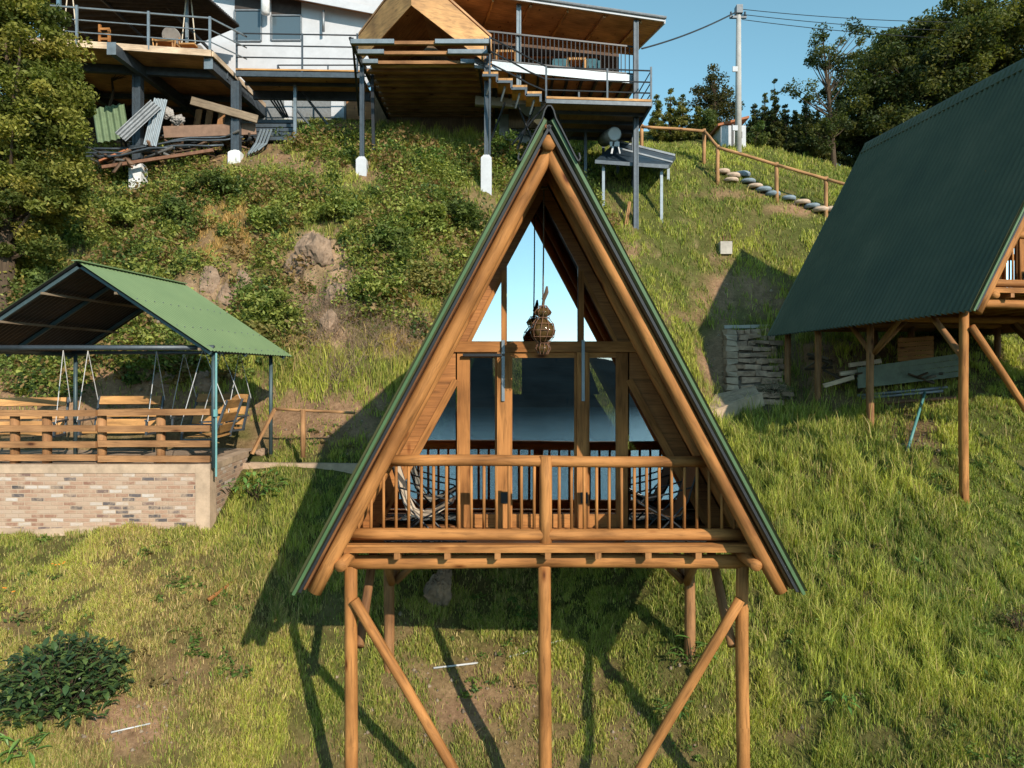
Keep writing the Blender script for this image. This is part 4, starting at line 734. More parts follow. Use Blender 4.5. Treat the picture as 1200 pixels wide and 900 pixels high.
for k, (x0, y0, x1, y1) in enumerate([(995,428,1032,423),(984,438,1020,434),(965,452,1000,442)]): mb = MB(); mb.beam(P(x0,y0,17.2-.1*k), P(x1,y1,17.1-.1*k), .12, .10); obj('plank', mb, M['decktan'], t)
def scrap(name, n, pts, lab, mats_cols, ln, seed):
    rg = np.random.default_rng(seed); V = []; Fq = []; Cc = []
    for k in range(n):
        x0, y0, Y0 = pts[rg.integers(len(pts))]; q = P(x0+rg.normal()*9, y0+rg.normal()*4, Y0+rg.normal()*.25); q.z = max(q.z-.2, hz(q.x, q.y)+.03+abs(rg.normal())*.12)
        a = rg.random()*6.283; d = Vector((math.cos(a), math.sin(a)*.5, rg.normal()*.28)).normalized(); L_ = ln*(.3+rg.random()); w_, h_ = .02+.06*rg.random()**2, .015+.02*rg.random(); sdv = d.cross(Vector((0,0,1))).normalized(); u_ = sdv.cross(d); b0 = len(V)
        for t_ in (-.5, .5):
            for sa, sb in ((-1,-1),(1,-1),(1,1),(-1,1)): V.append(tuple(q+d*(L_*t_)+sdv*(sa*w_)+u_*(sb*h_)))
        for f in ((0,1,5,4),(1,2,6,5),(2,3,7,6),(3,0,4,7),(0,3,2,1),(4,5,6,7)): Fq.append([b0+i for i in f])
        c = np.array(mats_cols[rg.integers(len(mats_cols))])*(.6+.7*rg.random()); Cc += [c]*8
    tag(raw_mesh(name, np.array(V), np.array(Fq), M['grass'], col=np.array(Cc)), lab, 'scrap', kind='stuff')
scrap('scrap_heap', 130, [(130,180,23.2),(185,172,23.6),(215,166,24),(240,160,24.4),(265,156,24.6),(200,150,24.8),(290,158,24.6),(160,165,24.2)], 'jumbled scrap wood and metal offcuts heaped under the swing deck', [(.14,.09,.06),(.08,.06,.045),(.24,.15,.10),(.05,.055,.06),(.16,.155,.15),(.04,.04,.04)], 1.0, 5)
scrap('scrap_wood', 36, [(985,430,17.6),(1030,435,17),(1090,430,16.6),(960,415,18.2)], 'scrap wood and litter on the shaded soil under the right cabin', [(.14,.09,.06),(.08,.06,.045),(.2,.16,.12)], .55, 6)
# leafy plants
def leafy(name, base, h, spread, n, ll, cols, lab, cat='plant', wdt=.34):
    t = thing(name, lab, cat, base); base = Vector(base); st = MB(); V = []; Cc = []; rg = RNG
    for k in range(n):
        a = rg.random()*6.283; el = rg.random()**.6; tip = base+Vector((math.cos(a)*spread*el, math.sin(a)*spread*el, h*(.25+.75*rg.random())*(1-.3*el)))
        if k % 5 == 0: st.tube([base-Vector((0,0,.05)), base.lerp(tip, .5)+Vector((0,0,.04)), tip], [.008,.006,.003], 5)
        aa = a+rg.normal()*(.7 if n < 500 else 1.5); d = Vector((math.cos(aa), math.sin(aa), .15+rg.normal()*.5)).normalized(); sdv = d.cross(Vector((0,0,1))).normalized(); upv = sdv.cross(d)
        L_ = ll*(.6+.7*rg.random()); w_ = L_*wdt; c = np.array(cols[rg.integers(len(cols))])*(.7+.6*rg.random())
        for (f0, w0, z0), (f1, w1, z1) in (((0,.08,0),(.35,.5,.05)),((.35,.5,.05),(.7,.38,.02)),((.7,.38,.02),(1,.03,-.12))):
            for s in (-1, 1):
                V += [tip+d*(L_*f0)+upv*(L_*z0), tip+d*(L_*f0)+sdv*(s*w_*w0)+upv*(L_*(z0+.05)), tip+d*(L_*f1)+sdv*(s*w_*w1)+upv*(L_*(z1+.05)), tip+d*(L_*f1)+upv*(L_*z1)]; Cc += [c]*4
    obj('stem', st, M['bark'], t); raw_mesh('foliage', np.array([tuple(v) for v in V]), np.arange(len(V)).reshape(-1, 4), M['gleaf'], t, col=np.array(Cc)); return t
g = G(60,850); DG = [(.045,.085,.028),(.07,.12,.035),(.035,.065,.025),(.11,.16,.045)]
leafy('broadleaf_shrub', g+Vector((0,.25,-.05)), 1.05, .70, 1500, .115, DG, 'dark glossy broad-leaved shrub in the grass at the bottom left', 'shrub', .52)
LG = [(.13,.24,.05),(.10,.20,.04),(.17,.28,.07)]
leafy('broadleaf_weed', G(810,780), .42, .22, 46, .17, LG, 'bright leafy weed growing beside the right stilts of the middle cabin', 'weed', .3)
leafy('broadleaf_weed', G(300,585), .5, .5, 110, .14, LG, 'yellow green leafy plant against the side of the brick wall', 'plant', .45)
leafy('rosette_plant', G(25,890), .25, .2, 30, .17, LG, 'pale pointed-leaf plant at the very bottom left corner', 'plant', .25)
leafy('broadleaf_weed', G(985,830), .25, .25, 30, .12, LG, 'small leafy plant low on the grass at the bottom right', 'weed', .3)
leafy('rosette_plant', G(790,840), .2, .2, 26, .14, [(.09,.17,.04)], 'small weed just right of the slanting cabin brace', 'weed', .3)
for i, (px, py, lab) in enumerate([(1195,745,'reddish leafy shrub cut by the right edge of the picture'),(905,470,'grey plumed grass clump at the foot of the stone stairs')]):
    leafy('wild_shrub', G(px,py), .5, .3, 160, .08 if i == 0 else .2, [(.16,.10,.04),(.10,.12,.03)] if i == 0 else [(.30,.24,.17),(.22,.20,.12)], lab, 'plant', .3 if i == 0 else .07)
for i, (px, py, lab) in enumerate([(944,486,'upper cluster of orange flowers in the tall grass'),(951,496,'lower cluster of orange flowers in the tall grass'),(70,672,'small orange flowers in the grass below the brick wall'),(10,705,'tiny orange flowers at the left edge below the brick wall')]):
    g = G(px, py); mb = MB()
    for k in range(5): c = g+Vector((random.uniform(-.1,.1), random.uniform(-.05,.05), .12+random.uniform(0,.08))); mb.tube([c, c+Vector((0,0,.008))], [.017,.012], 7)
    single('flower_cluster', mb, M['flower'], lab, 'flowers', 'orange wild flowers')
# ---------------------------------------------------------------- upper house complex
def BP(mb, a, b_, w, h=None, **k): mb.beam(P(*a), P(*b_), w, h, **k); return mb
def floorslab(a, b_, c, d, th, mat, name, par, up=False): mb = MB(); mb.prism([Vector(a), Vector(b_), Vector(c), Vector(d)], (0,0,th)); return obj(name, mb, mat, par)
def footing(par, x, y, z1, w_, mat, name='footing'):
    mb = MB(); z0 = hz(x, y)-.35; s0 = w_*1.15; mb.beam((x,y,z0),(x,y,z1-.12),s0,up=(0,1,0)); mb.beam((x,y,z1-.121),(x,y,z1),s0,up=(0,1,0),w1=w_*.55,h1=w_*.55); return obj(name, mb, mat, par)
def cbeam(mb, p0, p1, w, h):  # channel shaped steel post
    mb.beam(p0, p1, w, h, up=(0,1,0)); d = Vector((w*.36, 0, 0)); q = Vector((0,-h*.5-.012,0)); mb.beam(Vector(p0)+d+q, Vector(p1)+d+q, w*.28, .02, up=(0,1,0)); mb.beam(Vector(p0)-d+q, Vector(p1)-d+q, w*.28, .02, up=(0,1,0)); return mb
# --- swing deck, far left
ZD = 10.42
A = Vector((-14.2, 21.7, ZD)); B = P(248,62,22.69); B.z = ZD; Bk = Vector((-9.35, 28.2, ZD)); Ak = Vector((-14.6, 28.0, ZD)); A0 = Vector((-18,21.3,ZD)); A0k = Vector((-18,28,ZD))
t = thing('swing_deck', 'timber deck on dark steel posts over a junk store, topmost at the left', 'deck', (-12, 24, 7))
mb = MB(); mb.prism([A0, B, Bk, A0k], (0,0,-.06)); obj('soffit', mb, M['roofsoff'], t)
mb = MB(); mb.beam(A0+Vector((0,-.03,-.02)), B+Vector((0,-.03,-.02)), .06, .20); mb.beam(B+Vector((.03,0,-.02)), Bk+Vector((.03,0,-.02)), .05, .16); obj('edge_board', mb, M['decktan'], t)
for f in (.22, .60, .8): mb = MB(); a = A0.lerp(A0k, f); b_ = B.lerp(Bk, f); mb.beam(a-Vector((0,0,.2)), b_-Vector((0,0,.2)), .16, .26 if f < .3 else .14); obj('cross_beam', mb, M['steel'], t)
for px, Y in ((133, 21.9), (246, 22.9), (20, 21.6)):
    p_ = P(px, 66, Y); mb = MB(); mb.beam((p_.x,p_.y-.1,ZD-.26), (p_.x+.35,28,ZD-.26), .20, .34); obj('cantilever', mb, M['steel'], t)
    mb = MB(); mb.box((p_.x-.14,p_.y-.12,ZD-.46), (p_.x+.14,p_.y-.102,ZD-.08)); obj('end_plate', mb, M['steelp'], t)
for px, Y, zt_, pb, pf in ((162, 23.5, ZD-.4, 192, 222), (277, 23.95, ZD-.4, 178, 197)):
    p_ = P(px, 100, Y); zb_ = P(px, pb, Y).z; mb = MB(); cbeam(mb, (p_.x,p_.y,zb_-.05), (p_.x,p_.y,zt_), .27, .22); po = obj('post', mb, M['steel'], t); footing(po, p_.x, p_.y, zb_+.05, .36, M['whitedirt'])
mb = MB(); mb.beam((-8.85,27.6,hz(-8.85,27.6)-.2), (-8.85,27.6,ZD-.3), .5, .4, up=(0,1,0)); obj('pier', mb, M['steel'], t)
ra = None
E0 = A0.copy()+Vector((0,.05,0)); rail = [E0, B+Vector((-.05,.05,0)), Vector((-8.95,24.0,ZD+.02))]; mb = MB()
for h_ in (1.14, .76, .38): mb.tube([p_+Vector((0,0,h_)) for p_ in rail], .032 if h_ > 1 else .022, 6)
ra = obj('railing', mb, M['steelp'], t)
for px, Y in ((90,22.0),(174,22.35),(246,22.68)): p_ = P(px, 50, Y); mb = MB(); mb.beam((p_.x,p_.y,ZD-.05), (p_.x,p_.y,ZD+1.16), .07, .05, up=(0,1,0)); obj('rail_post', mb, M['steelp'], ra)
mb = MB(); mb.beam((-14.4,22.6,ZD), (-14.4,22.6,13.6), .1, .1, up=(0,1,0)); obj('roof_post', mb, plain('blue_steel', (.14,.24,.30), .5, .3, .1, 5, 0), t)
mb = MB(); mb.beam((-10.65,23.3,ZD), (-10.65,23.3,13.2), .08, .08, up=(0,1,0)); obj('roof_post', mb, M['steelp'], t)
# roof of swing deck: corrugated, dark underneath, sawtooth right edge
ra_, rb_, rc_, rd_ = Vector((-17,21.4,13.9)), P(238,-8,22.4), P(281,30,26.0), Vector((-17,29,11.9)); re_ = Vector((-9.3,29,11.7)); mb = MB()
def rf(a, b_):
    q0 = ra_.lerp(rb_, a); q1 = rd_.lerp(rc_, a); q = q0.lerp(q1, b_); q.z += .05*math.sin(b_*46*6.2832/2); return q
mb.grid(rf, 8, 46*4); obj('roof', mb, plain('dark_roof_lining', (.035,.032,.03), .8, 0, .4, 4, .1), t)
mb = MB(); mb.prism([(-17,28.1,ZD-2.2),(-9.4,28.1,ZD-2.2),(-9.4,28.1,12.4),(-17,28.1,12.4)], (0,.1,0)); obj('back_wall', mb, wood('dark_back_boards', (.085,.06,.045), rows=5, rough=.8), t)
for k in range(3): mb = MB(); x = -16.4+k*2; mb.beam((x,22,13.45-.1*k), (x+1.8,28.0,11.7), .07, .09); obj('roof_rafter', mb, M['steel'], t)
# round back chair, hanging swings, child's chair on the deck
def dchair(px, Y, s, lab, mt, cols):
    c = P(px, 50, Y); c.z = ZD+.002; t = thing('round_back_chair', lab, 'chair', c); mb = MB()
    mb.tube([c+Vector((0,.2*s,.78*s)), c+Vector((0,.23*s,.80*s))], .27*s, 20); obj('backrest', mb, mt, t); mb = MB(); mb.beam(c+Vector((-.27*s,0,.46*s)), c+Vector((.27*s,0,.46*s)), .5*s, .05*s); obj('seat', mb, M['tan'], t)
    for sx in (-1, 1):
        for sy in (-1, 1): mb = MB(); mb.tube([c+Vector((sx*.22*s,sy*.2*s,.45*s)), c+Vector((sx*.27*s,sy*.23*s,0))], .024*s, 7); obj('leg', mb, cols, t)
        mb = MB(); mb.tube([c+Vector((sx*.23*s,.2*s,.4*s)), c+Vector((sx*.22*s,.23*s,.8*s))], .022*s, 7); obj('back_post', mb, cols, t)
        mb = MB(); mb.tube([c+Vector((sx*.27*s,-.22*s,0)), c+Vector((sx*.33*s,-.25*s,.5*s)), c+Vector((sx*.3*s,.1*s,.62*s))], .02*s, 7); obj('armrest', mb, M['tan'], t)
dchair(197, 23.2, 1.12, 'grey round-backed armchair standing alone on the swing deck', M['chairw'], M['fence'])
dchair(231, 23.4, .62, 'small round-backed chair beside the hanging plank swing on the deck', M['chairw'], M['fence'])
def plankswing(px, Y, lab, w_=.5):
    c = P(px, 54, Y); t = thing('plank_swing', lab, 'swing', c, group='plank swings on the upper deck'); mb = MB(); mb.beam(c+Vector((-w_/2,0,.02)), c+Vector((w_/2,0,.02)), .28, .05); obj('seat', mb, M['tan'], t)
    for s in (-1, 1): mb = MB(); mb.tube([c+Vector((s*w_*.45,0,.04)), c+Vector((s*w_*.12,0,1.75))], .018, 6); obj('rope', mb, M['cloth'], t)
plankswing(221, 23.1, 'plank swing with an orange seat beside the small chair')
plankswing(82, 22.6, 'plank swing whose ropes hang at the left end of the deck', .55)
c = P(117,49,22.9); t = thing('side_table', 'little orange slatted stand in front of the bush on the deck', 'stand', c); mb = MB(); mb.beam(c, c+Vector((0,0,.55)), .07); mb.beam(c+Vector((.3,0,0)), c+Vector((.3,0,.4)), .07); obj('leg', mb, M['log'], t)
for k in range(3): mb = MB(); mb.beam(c+Vector((.03,-.03,.08+k*.16)), c+Vector((.34,-.03,.08+k*.16)), .03, .07); obj('slat', mb, M['log'], t)
# --- walkway
t = thing('walkway', 'steel-railed walkway crossing in front of the white house wall', 'walkway', (-7, 24.4, 9)); ZW = 10.38
a = Vector((-9.25,23.85,ZW)); b_ = Vector((-5.1,24.0,ZW)); mb = MB(); mb.prism([a, b_, b_+Vector((0,1.7,0)), a+Vector((0,1.7,0))], (0,0,-.05)); obj('floor', mb, M['roofsoff'], t)
mb = MB(); mb.beam(a+Vector((0,-.02,-.13)), b_+Vector((0,-.02,-.13)), .08, .17); mb.beam(a+Vector((0,1.6,-.2)), b_+Vector((0,1.6,-.2)), .12, .3); mb.beam(a+Vector((0,.8,-.12)), b_+Vector((0,.8,-.12)), .08, .1); obj('beam', mb, M['steel'], t)
mb = MB(); mb.beam(a+Vector((0,.03,.015)), b_+Vector((0,.03,.015)), .2, .05); obj('edge_board', mb, M['tan'], t)
mb = MB()
for h_ in (1.24, .84, .44): mb.beam(a+Vector((0,0,h_)), b_+Vector((0,0,h_)), .035)
ra = obj('railing', mb, M['blackm'], t)
for x in (-9.25,-7.05,-5.2): mb = MB(); mb.beam((x,23.9,ZW-.05), (x,23.9,ZW+1.25), .055); obj('rail_post', mb, M['steel'], ra)
mb = MB(); y1 = 25.5
for h_ in (.9, .5, .12): mb.beam((-8.4,y1,ZW+h_), (-5.1,y1,ZW+h_), .035)
mb.beam((-8.4,y1,ZW+.9), (-8.0,y1,ZW+.1), .035); ra = obj('railing', mb, M['blackm'], t)
for x in (-8.4,-6.6): mb = MB(); mb.beam((x,y1,ZW), (x,y1,ZW+.9), .045); obj('rail_post', mb, M['steel'], ra)
p_ = P(346,100,24.6); mb = MB(); mb.beam((p_.x,p_.y,hz(p_.x,p_.y)-.2), (p_.x,p_.y,ZW-.2), .10, .10, up=(0,1,0)); obj('post', mb, M['steelp'], t)
mb = MB(); mb.beam(P(354,108,25.4), P(384,146,25.8), .07); obj('brace', mb, M['steel'], t); mb = MB(); mb.beam(P(347,128,24.7), P(372,158,25.2), .06); obj('brace', mb, M['steel'], t)
for k in range(4): mb = MB(); BP(mb, (305+k*6,100+k*2,25.6), (332+k*2,138,26.2), .045); obj('stair_bar', mb, M['steel'], t)
# --- white house
t = thing('white_house', 'white walled house with two dark windows behind the walkway', 'house', (-8, 27.5, 9)); y = 27.0
def wallrect(px0, py0, px1, py1, Y, th=.15): a = P(px0, py0, Y); b_ = P(px1, py1, Y); mb = MB(); mb.prism([(a.x,Y,b_.z),(b_.x,Y,b_.z),(b_.x,Y,a.z),(a.x,Y,a.z)], (0,th,0)); return mb
obj('wall', wallrect(232, -20, 452, 100, y), M['white'], t); obj('lower_wall', wallrect(255, 100.2, 390, 160, y), M['greywall'], t)
obj('lower_panel', wallrect(333, 104, 342, 140, y-.03, .03), M['white'], t); obj('lower_panel', wallrect(388, 107, 403, 138, y-.03, .03), M['white'], t); mb = wallrect(406, 106, 452, 140, y); obj('wood_wall', mb, M['clad'], t)
obj('lower_wall', wallrect(386, 100.2, 405.5, 150, y+.02), M['greywall'], t)
m, nt, b = newmat('house_window_glass'); b.inputs['Base Color'].default_value = (.07,.10,.12,1); b.inputs['Roughness'].default_value = .06; b.inputs['Specular IOR Level'].default_value = .9; M['hwin'] = m
for x0, y0, x1, y1, lab in ((275,12,306,48,0),(318,18,353,47,0)):
    w_ = obj('window', wallrect(x0, y0, x1, y1, y-.02, .015), M['hwin'], t); mb = MB(); a = P(x0, y0, y-.03); b_ = P(x1, y1, y-.03)
    for q0, q1 in (((a.x,a.z),(b_.x,a.z)),((b_.x,a.z),(b_.x,b_.z)),((b_.x,b_.z),(a.x,b_.z)),((a.x,b_.z),(a.x,a.z))): mb.beam((q0[0],y-.035,q0[1]), (q1[0],y-.035,q1[1]), .05, .05, up=(0,1,0))
    obj('frame', mb, M['galv'], w_); sh = obj('dark_panel', wallrect(x0, y0-34, x1, y0-1, y-.02, .015), plain('dark_shutter', (.05,.04,.035), .8), t)
mb = MB(); a = P(255,-22,26.45); b_ = P(447,15,26.55); mb.prism([a, b_, b_+Vector((0,3.5,.5)), a+Vector((0,3.5,.5))], (0,0,.12)); obj('roof', mb, M['roofsoff'], t)
mb = MB(); mb.beam(a+Vector((0,-.03,.02)), b_+Vector((0,-.03,.02)), .05, .26); obj('fascia', mb, M['white'], t)
for px in (379,): p_ = P(px, 0, 26.75); mb = MB(); mb.tube([(p_.x,p_.y,P(0,37,26.75).z), (p_.x,p_.y,13.9)], .05, 10); obj('downpipe', mb, M['galv'], t, smooth=True)
mb = MB(); mb.lathe(P(311,16,26.6), [(.02,-.05),(.16,0),(.16,.7),(.12,.75)], 12); obj('wall_tank', mb, M['whitedirt'], t, smooth=True)
# --- lookout with slatted underside
t = thing('lookout', 'A-frame lookout jutting out above the bank, its dark slatted floor seen from below', 'lookout', (-2.8, 23, 6)); Y0 = 21.6
apx = P(482,-14,Y0)
for (x1, y1), mt, nm in (((576,66), M['tan'], 'verge_board'), ((420,62), M['tan'], 'verge_board')):
    b_ = P(x1, y1, Y0+.9 if x1 > 500 else Y0+2.2); a = P(482,6,Y0); d = (b_-a); mb = MB(); pts = [a+Vector((0,0,1.15)), a, b_+Vector((0,0,-.35)), b_+Vector((0,0,.55))]; mb.prism(pts, (0,.06,0)); obj(nm, mb, mt, t)
    mb = MB(); q = [p_ for p_ in (a+Vector((0,0,1.2)), b_+Vector((0,0,.6)), b_+Vector((0,4.6,.6)), a+Vector((0,5,1.2)))]; mb.prism(q, (0,0,.08)); obj('roof_slope', mb, M['roofsoff'], t)
LF = P(412,47,21.4); RF = P(572,47,21.4); ZL0 = LF.z
def lk(px, f):  # on underside plane
    Y = 21.4+f*5.6; return Y
for k in range(13):
    f = k/12; Yk = 21.5+f*5.2 if k > 3 else 21.5+k*.62; zk = ZL0-.05-f*.25; xl = LF.x+.18*f; xr2 = RF.x+.02*f
    mb = MB(); mb.beam((xl,Yk,zk), (xr2,Yk,zk), .12, .10); obj('joist', mb, M['rail'], t)
    if k < 4:
        kx = (Yk-.1)/F
        for q0, q1 in ((xl-.02, (([462,450,443,437][k])-600)*kx), ((([510,525,540,550][k])-600)*kx, xr2+.02)): mb = MB(); mb.beam((q0,Yk-.1,zk+.0), (q1,Yk-.1,zk+.0), .10, .13); obj('lit_bar_end', mb, M['steelp'], t)  # pale stubs paint the sunlit bar ends, browner joist the shaded middle
n_ = 0
for k in range(12):
    f = k/12; Ya = 21.56+f*5.2; zk = ZL0+.02-f*.25
    mb = MB(); 
    for j in range(3): mb.beam((LF.x+.25,Ya+.06+j*.13,zk), (RF.x-.1,Ya+.06+j*.13,zk), .11, .03)
    if k > 2: obj('slat_row', mb, M['slat'], t)
for x0, z0 in ((LF.x, ZL0), (RF.x, ZL0)): mb = MB(); mb.beam((x0,21.4,z0-.02), (x0+.15,26.9,z0-.3), .10, .14); obj('side_beam', mb, M['blackm'], t)
def lpost(px, Y, ptop, pfoot, pbase, label=None):
    p_ = P(px, 100, Y); zt_ = P(px, ptop, Y).z; zf = P(px, pfoot, Y).z; mb = MB(); cbeam(mb, (p_.x,p_.y,zf-.05), (p_.x,p_.y,zt_), .13, .13); po = obj('post', mb, M['steel'], t); footing(po, p_.x, p_.y, zf, .29, M['white']); return po
lpost(424.5, 22.6, 78, 184, 205); lpost(570, 22.5, 46, 182, 228)
mb = MB(); mb.beam(P(410,44,21.6), P(425,80,22.6), .07); obj('brace', mb, M['blackm'], t); mb = MB(); mb.beam(P(413,45,21.5), P(421,135,24.6), .07); obj('brace', mb, M['blackm'], t)
mb = MB(); mb.beam(P(436,78,23.6), P(438,176,23.6), .1); obj('back_post', mb, M['blackm'], t)
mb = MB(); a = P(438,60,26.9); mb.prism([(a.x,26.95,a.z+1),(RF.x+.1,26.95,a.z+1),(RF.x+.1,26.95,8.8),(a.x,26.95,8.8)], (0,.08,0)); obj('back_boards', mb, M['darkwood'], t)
# --- timber house with terrace, right of the lookout
t = thing('timber_house', 'timber house with a wide brown eave and a steel-barred terrace above the cabin apex', 'house', (1.5, 25, 6))
fl_, fr2 = P(556,70,22.6), P(745,91,23.45); zf_ = 10.0; fl_.z = 10.12; fr2.z = 9.97; bl, brr = Vector((-1.1,27.2,10.1)), Vector((3.75,27.2,9.97)); m_ = (fl_+fr2)/2+Vector((0,-.12,0))
mb = MB(); mb.prism([fl_, fr2, brr, bl], (0,0,-.06)); obj('terrace_floor', mb, M['roofsoff'], t)
mb = MB(); mb.beam(fl_+Vector((0,-.03,-.10)), fr2+Vector((0,-.03,-.10)), .08, .27); mb.beam(fr2+Vector((.03,0,-.1)), brr+Vector((.03,0,-.1)), .08, .27); obj('floor_fascia', mb, M['steelp'], t)
for k in range(11): f = (k+.3)/11; a = fl_.lerp(fr2, f); b_ = bl.lerp(brr, f); mb = MB(); mb.beam(a+Vector((0,.05,-.16)), b_+Vector((0,0,-.16)), .07, .15); obj('joist', mb, M['blackm'], t)
mb = MB(); mb.beam(fl_+Vector((-.1,2.3,-.36)), fr2+Vector((-.4,1.9,-.36)), .2, .3); obj('cross_beam', mb, M['conc'], t)
mb = MB(); mb.beam(fl_+Vector((0,.05,1.02)), fr2+Vector((0,.05,1.02)), .05); mb.beam(fl_+Vector((0,.05,.12)), fr2+Vector((0,.05,.12)), .04); ra = obj('railing', mb, M['blackm'], t)
for k in range(38): p_ = fl_.lerp(fr2, (k+.5)/38)+Vector((0,.05,0)); mb = MB(); mb.beam(p_+Vector((0,0,.1)), p_+Vector((0,0,1.02)), .028); obj('baluster', mb, M['blackm'], ra)
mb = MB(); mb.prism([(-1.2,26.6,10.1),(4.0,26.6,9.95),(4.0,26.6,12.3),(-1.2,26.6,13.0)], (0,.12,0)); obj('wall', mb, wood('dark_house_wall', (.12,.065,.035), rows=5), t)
for x0, x1 in ((-.9,-.2),(.2,1.5),(1.9,3.2)): g_ = MB(); g_.box((x0,26.56,10.4),(x1,26.59,12.0)); w_ = obj('window', g_, M['hwin'], t); f_ = MB(); f_.box((x0-.06,26.53,12.0),(x1+.06,26.6,12.07)); f_.box((x0-.06,26.53,10.33),(x1+.06,26.6,10.4)); f_.box(((x0+x1)/2-.03,26.53,10.4),((x0+x1)/2+.03,26.6,12.0)); obj('frame', f_, M['log'], w_)
rfl, rfr, rbr, rbl = P(505,-14,22.4), P(778,26,23.2), P(741,63,26.4), P(500,38,26.4)
mb = MB(); mb.prism([rfl, rfr, rbr, rbl], (0,0,.07)); ro = obj('roof', mb, M['roofsoff'], t)
mb = MB(); mb.beam(rfl+Vector((0,-.04,.06)), rfr+Vector((.02,-.04,.06)), .06, .15); mb.beam(rfr+Vector((.03,0,.02)), rbr+Vector((.03,0,.02)), .05, .12); obj('fascia', mb, M['white'], ro); mb = MB(); mb.tube([rfl+Vector((0,-.09,.1)), rfr+Vector((.06,-.09,.1))], .05, 8); obj('gutter', mb, M['galv'], ro)
for k in range(6): f = .1+k*.16; mb = MB(); mb.beam(rfl.lerp(rfr, f)-Vector((0,-.1,.05)), rbl.lerp(rbr, f)-Vector((0,0,.05)), .07, .07); obj('roof_rafter', mb, M['tan'] if k % 2 else M['roofsoff'], t)
mb = MB(); mb.beam(rbl.lerp(rbr, .3)+Vector((0,-.4,-.12)), rbr+Vector((0,-.4,-.12)), .1, .2); obj('plate_beam', mb, M['tan'], t)
p_ = P(608,50,23.0); mb = MB(); cbeam(mb, (p_.x,p_.y,P(0,104,23).z), (p_.x,p_.y,P(0,6,23).z), .15, .15); obj('post', mb, M['steelp'], t)
p_ = P(745,50,23.25); zt2 = P(0,25,23.25).z; mb = MB(); cbeam(mb, (p_.x,p_.y,P(0,272,22.6).z-.3), (p_.x,p_.y,zt2), .16, .15); po = obj('post', mb, M['steel'], t)
zc = P(0,272,22.9).z; mb = MB(); mb.beam((p_.x,p_.y,hz(p_.x,p_.y)-.3), (p_.x,p_.y,zc), .36, .36, up=(0,1,0)); obj('footing', mb, M['plaster'], po)
for dx in (-.30,-.37): mb = MB(); mb.tube([(p_.x+dx,p_.y-.1,hz(p_.x,p_.y)+.0), (p_.x+dx*.65,p_.y-.1,P(0,235,23).z)], .025, 7); obj('wood_strut', mb, M['fence'], t)
for px, Y in ((686, 24.6), (707, 26.0), (742, 24.6)): q = P(px, 150, Y); mb = MB(); mb.beam((q.x,q.y,hz(q.x,q.y)-.2), (q.x,q.y,9.0), .10, up=(0,1,0)); obj('post', mb, M['steel'], t)
obj('lower_wall', wallrect(688, 139, 716, 162, 27.0), M['white'], t); obj('lower_wall', wallrect(585, 128, 650, 168, 26.8), M['white'], t)
# terrace furniture
def armchair(px, lab):
    c = P(px, 78, 23.9); c.z = zf_+.02; t = thing('armchair', lab, 'chair', c); mb = MB(); mb.box(c+Vector((-.22,-.25,.25)), c+Vector((.22,.25,.42))); obj('seat', mb, M['teal_c'], t); mb = MB(); mb.box(c+Vector((-.25,.18,.4)), c+Vector((.25,.28,.85))); obj('backrest', mb, M['teal_c'], t)
    for s in (-1, 1): mb = MB(); mb.box(c+Vector((s*.25-.04,-.25,.25)), c+Vector((s*.25+.04,.2,.6))); obj('armrest', mb, M['teal_c'], t); mb = MB(); mb.tube([c+Vector((s*.2,-.2,0)), c+Vector((s*.2,-.2,.26))], .02, 6); obj('leg', mb, M['fence'], t)
armchair(657, 'blue green armchair left of the terrace table'); armchair(692, 'blue green armchair right of the terrace table')
def ttable(px, Y, w_, lab):
    c = P(px, 78, Y); c.z = zf_+.03; t = thing('terrace_table', lab, 'table', c); mb = MB(); mb.box(c+Vector((-w_,-.25,.55)), c+Vector((w_,.25,.62))); obj('tabletop', mb, M['tan'], t)
    for s in (-1, 1): mb = MB(); mb.box(c+Vector((s*w_-.04,-.24,0)), c+Vector((s*w_+.04,-.17,.55))); obj('leg', mb, M['tan'], t)
    mb = MB(); mb.box(c+Vector((-w_,-.24,.08)), c+Vector((w_,-.2,.15))); obj('stretcher', mb, M['tan'], t)
ttable(675, 23.75, .30, 'orange framed table between the two blue green armchairs on the terrace'); ttable(593, 23.2, .32, 'orange table at the left end of the terrace behind the stairs')
# --- stairs and landing
t = thing('terrace_stairs', 'timber treads on a steel stringer leading down to a railed landing above the cabin apex', 'stairs', (0, 22.5, 8.7)); Ys = 22.0
st = [(575,84),(592,91.5),(609,99.5),(626,107)]
for i, (px, py) in enumerate(st):
    a = P(px-9,py,Ys); mb = MB(); mb.box((a.x,Ys,a.z-.09), (a.x+.47,Ys+1.0,a.z)); obj('tread', mb, M['tan'], t)
    mb = MB(); b_ = P(px+8,py,Ys); mb.box((a.x-.02,Ys-.06,a.z-.17), (a.x+.47,Ys-.005,a.z-.092)); mb.box((a.x+.40,Ys-.06,a.z-.34), (a.x+.47,Ys-.005,a.z-.171)); obj('stringer', mb, M['steel'], t)
    mb = MB(); mb.beam(P(px,py+10,Ys+.1), P(px-5,py+27,Ys+.4), .05); obj('hanger', mb, M['steelp'], t)
la, lb = P(640,116,Ys), P(763,116,Ys+.25); lb.z = la.z; mb = MB(); mb.prism([la, lb, lb+Vector((-.1,3.4,0)), la+Vector((0,3.4,0))], (0,0,-.05)); obj('landing', mb, M['darkwood'], t)
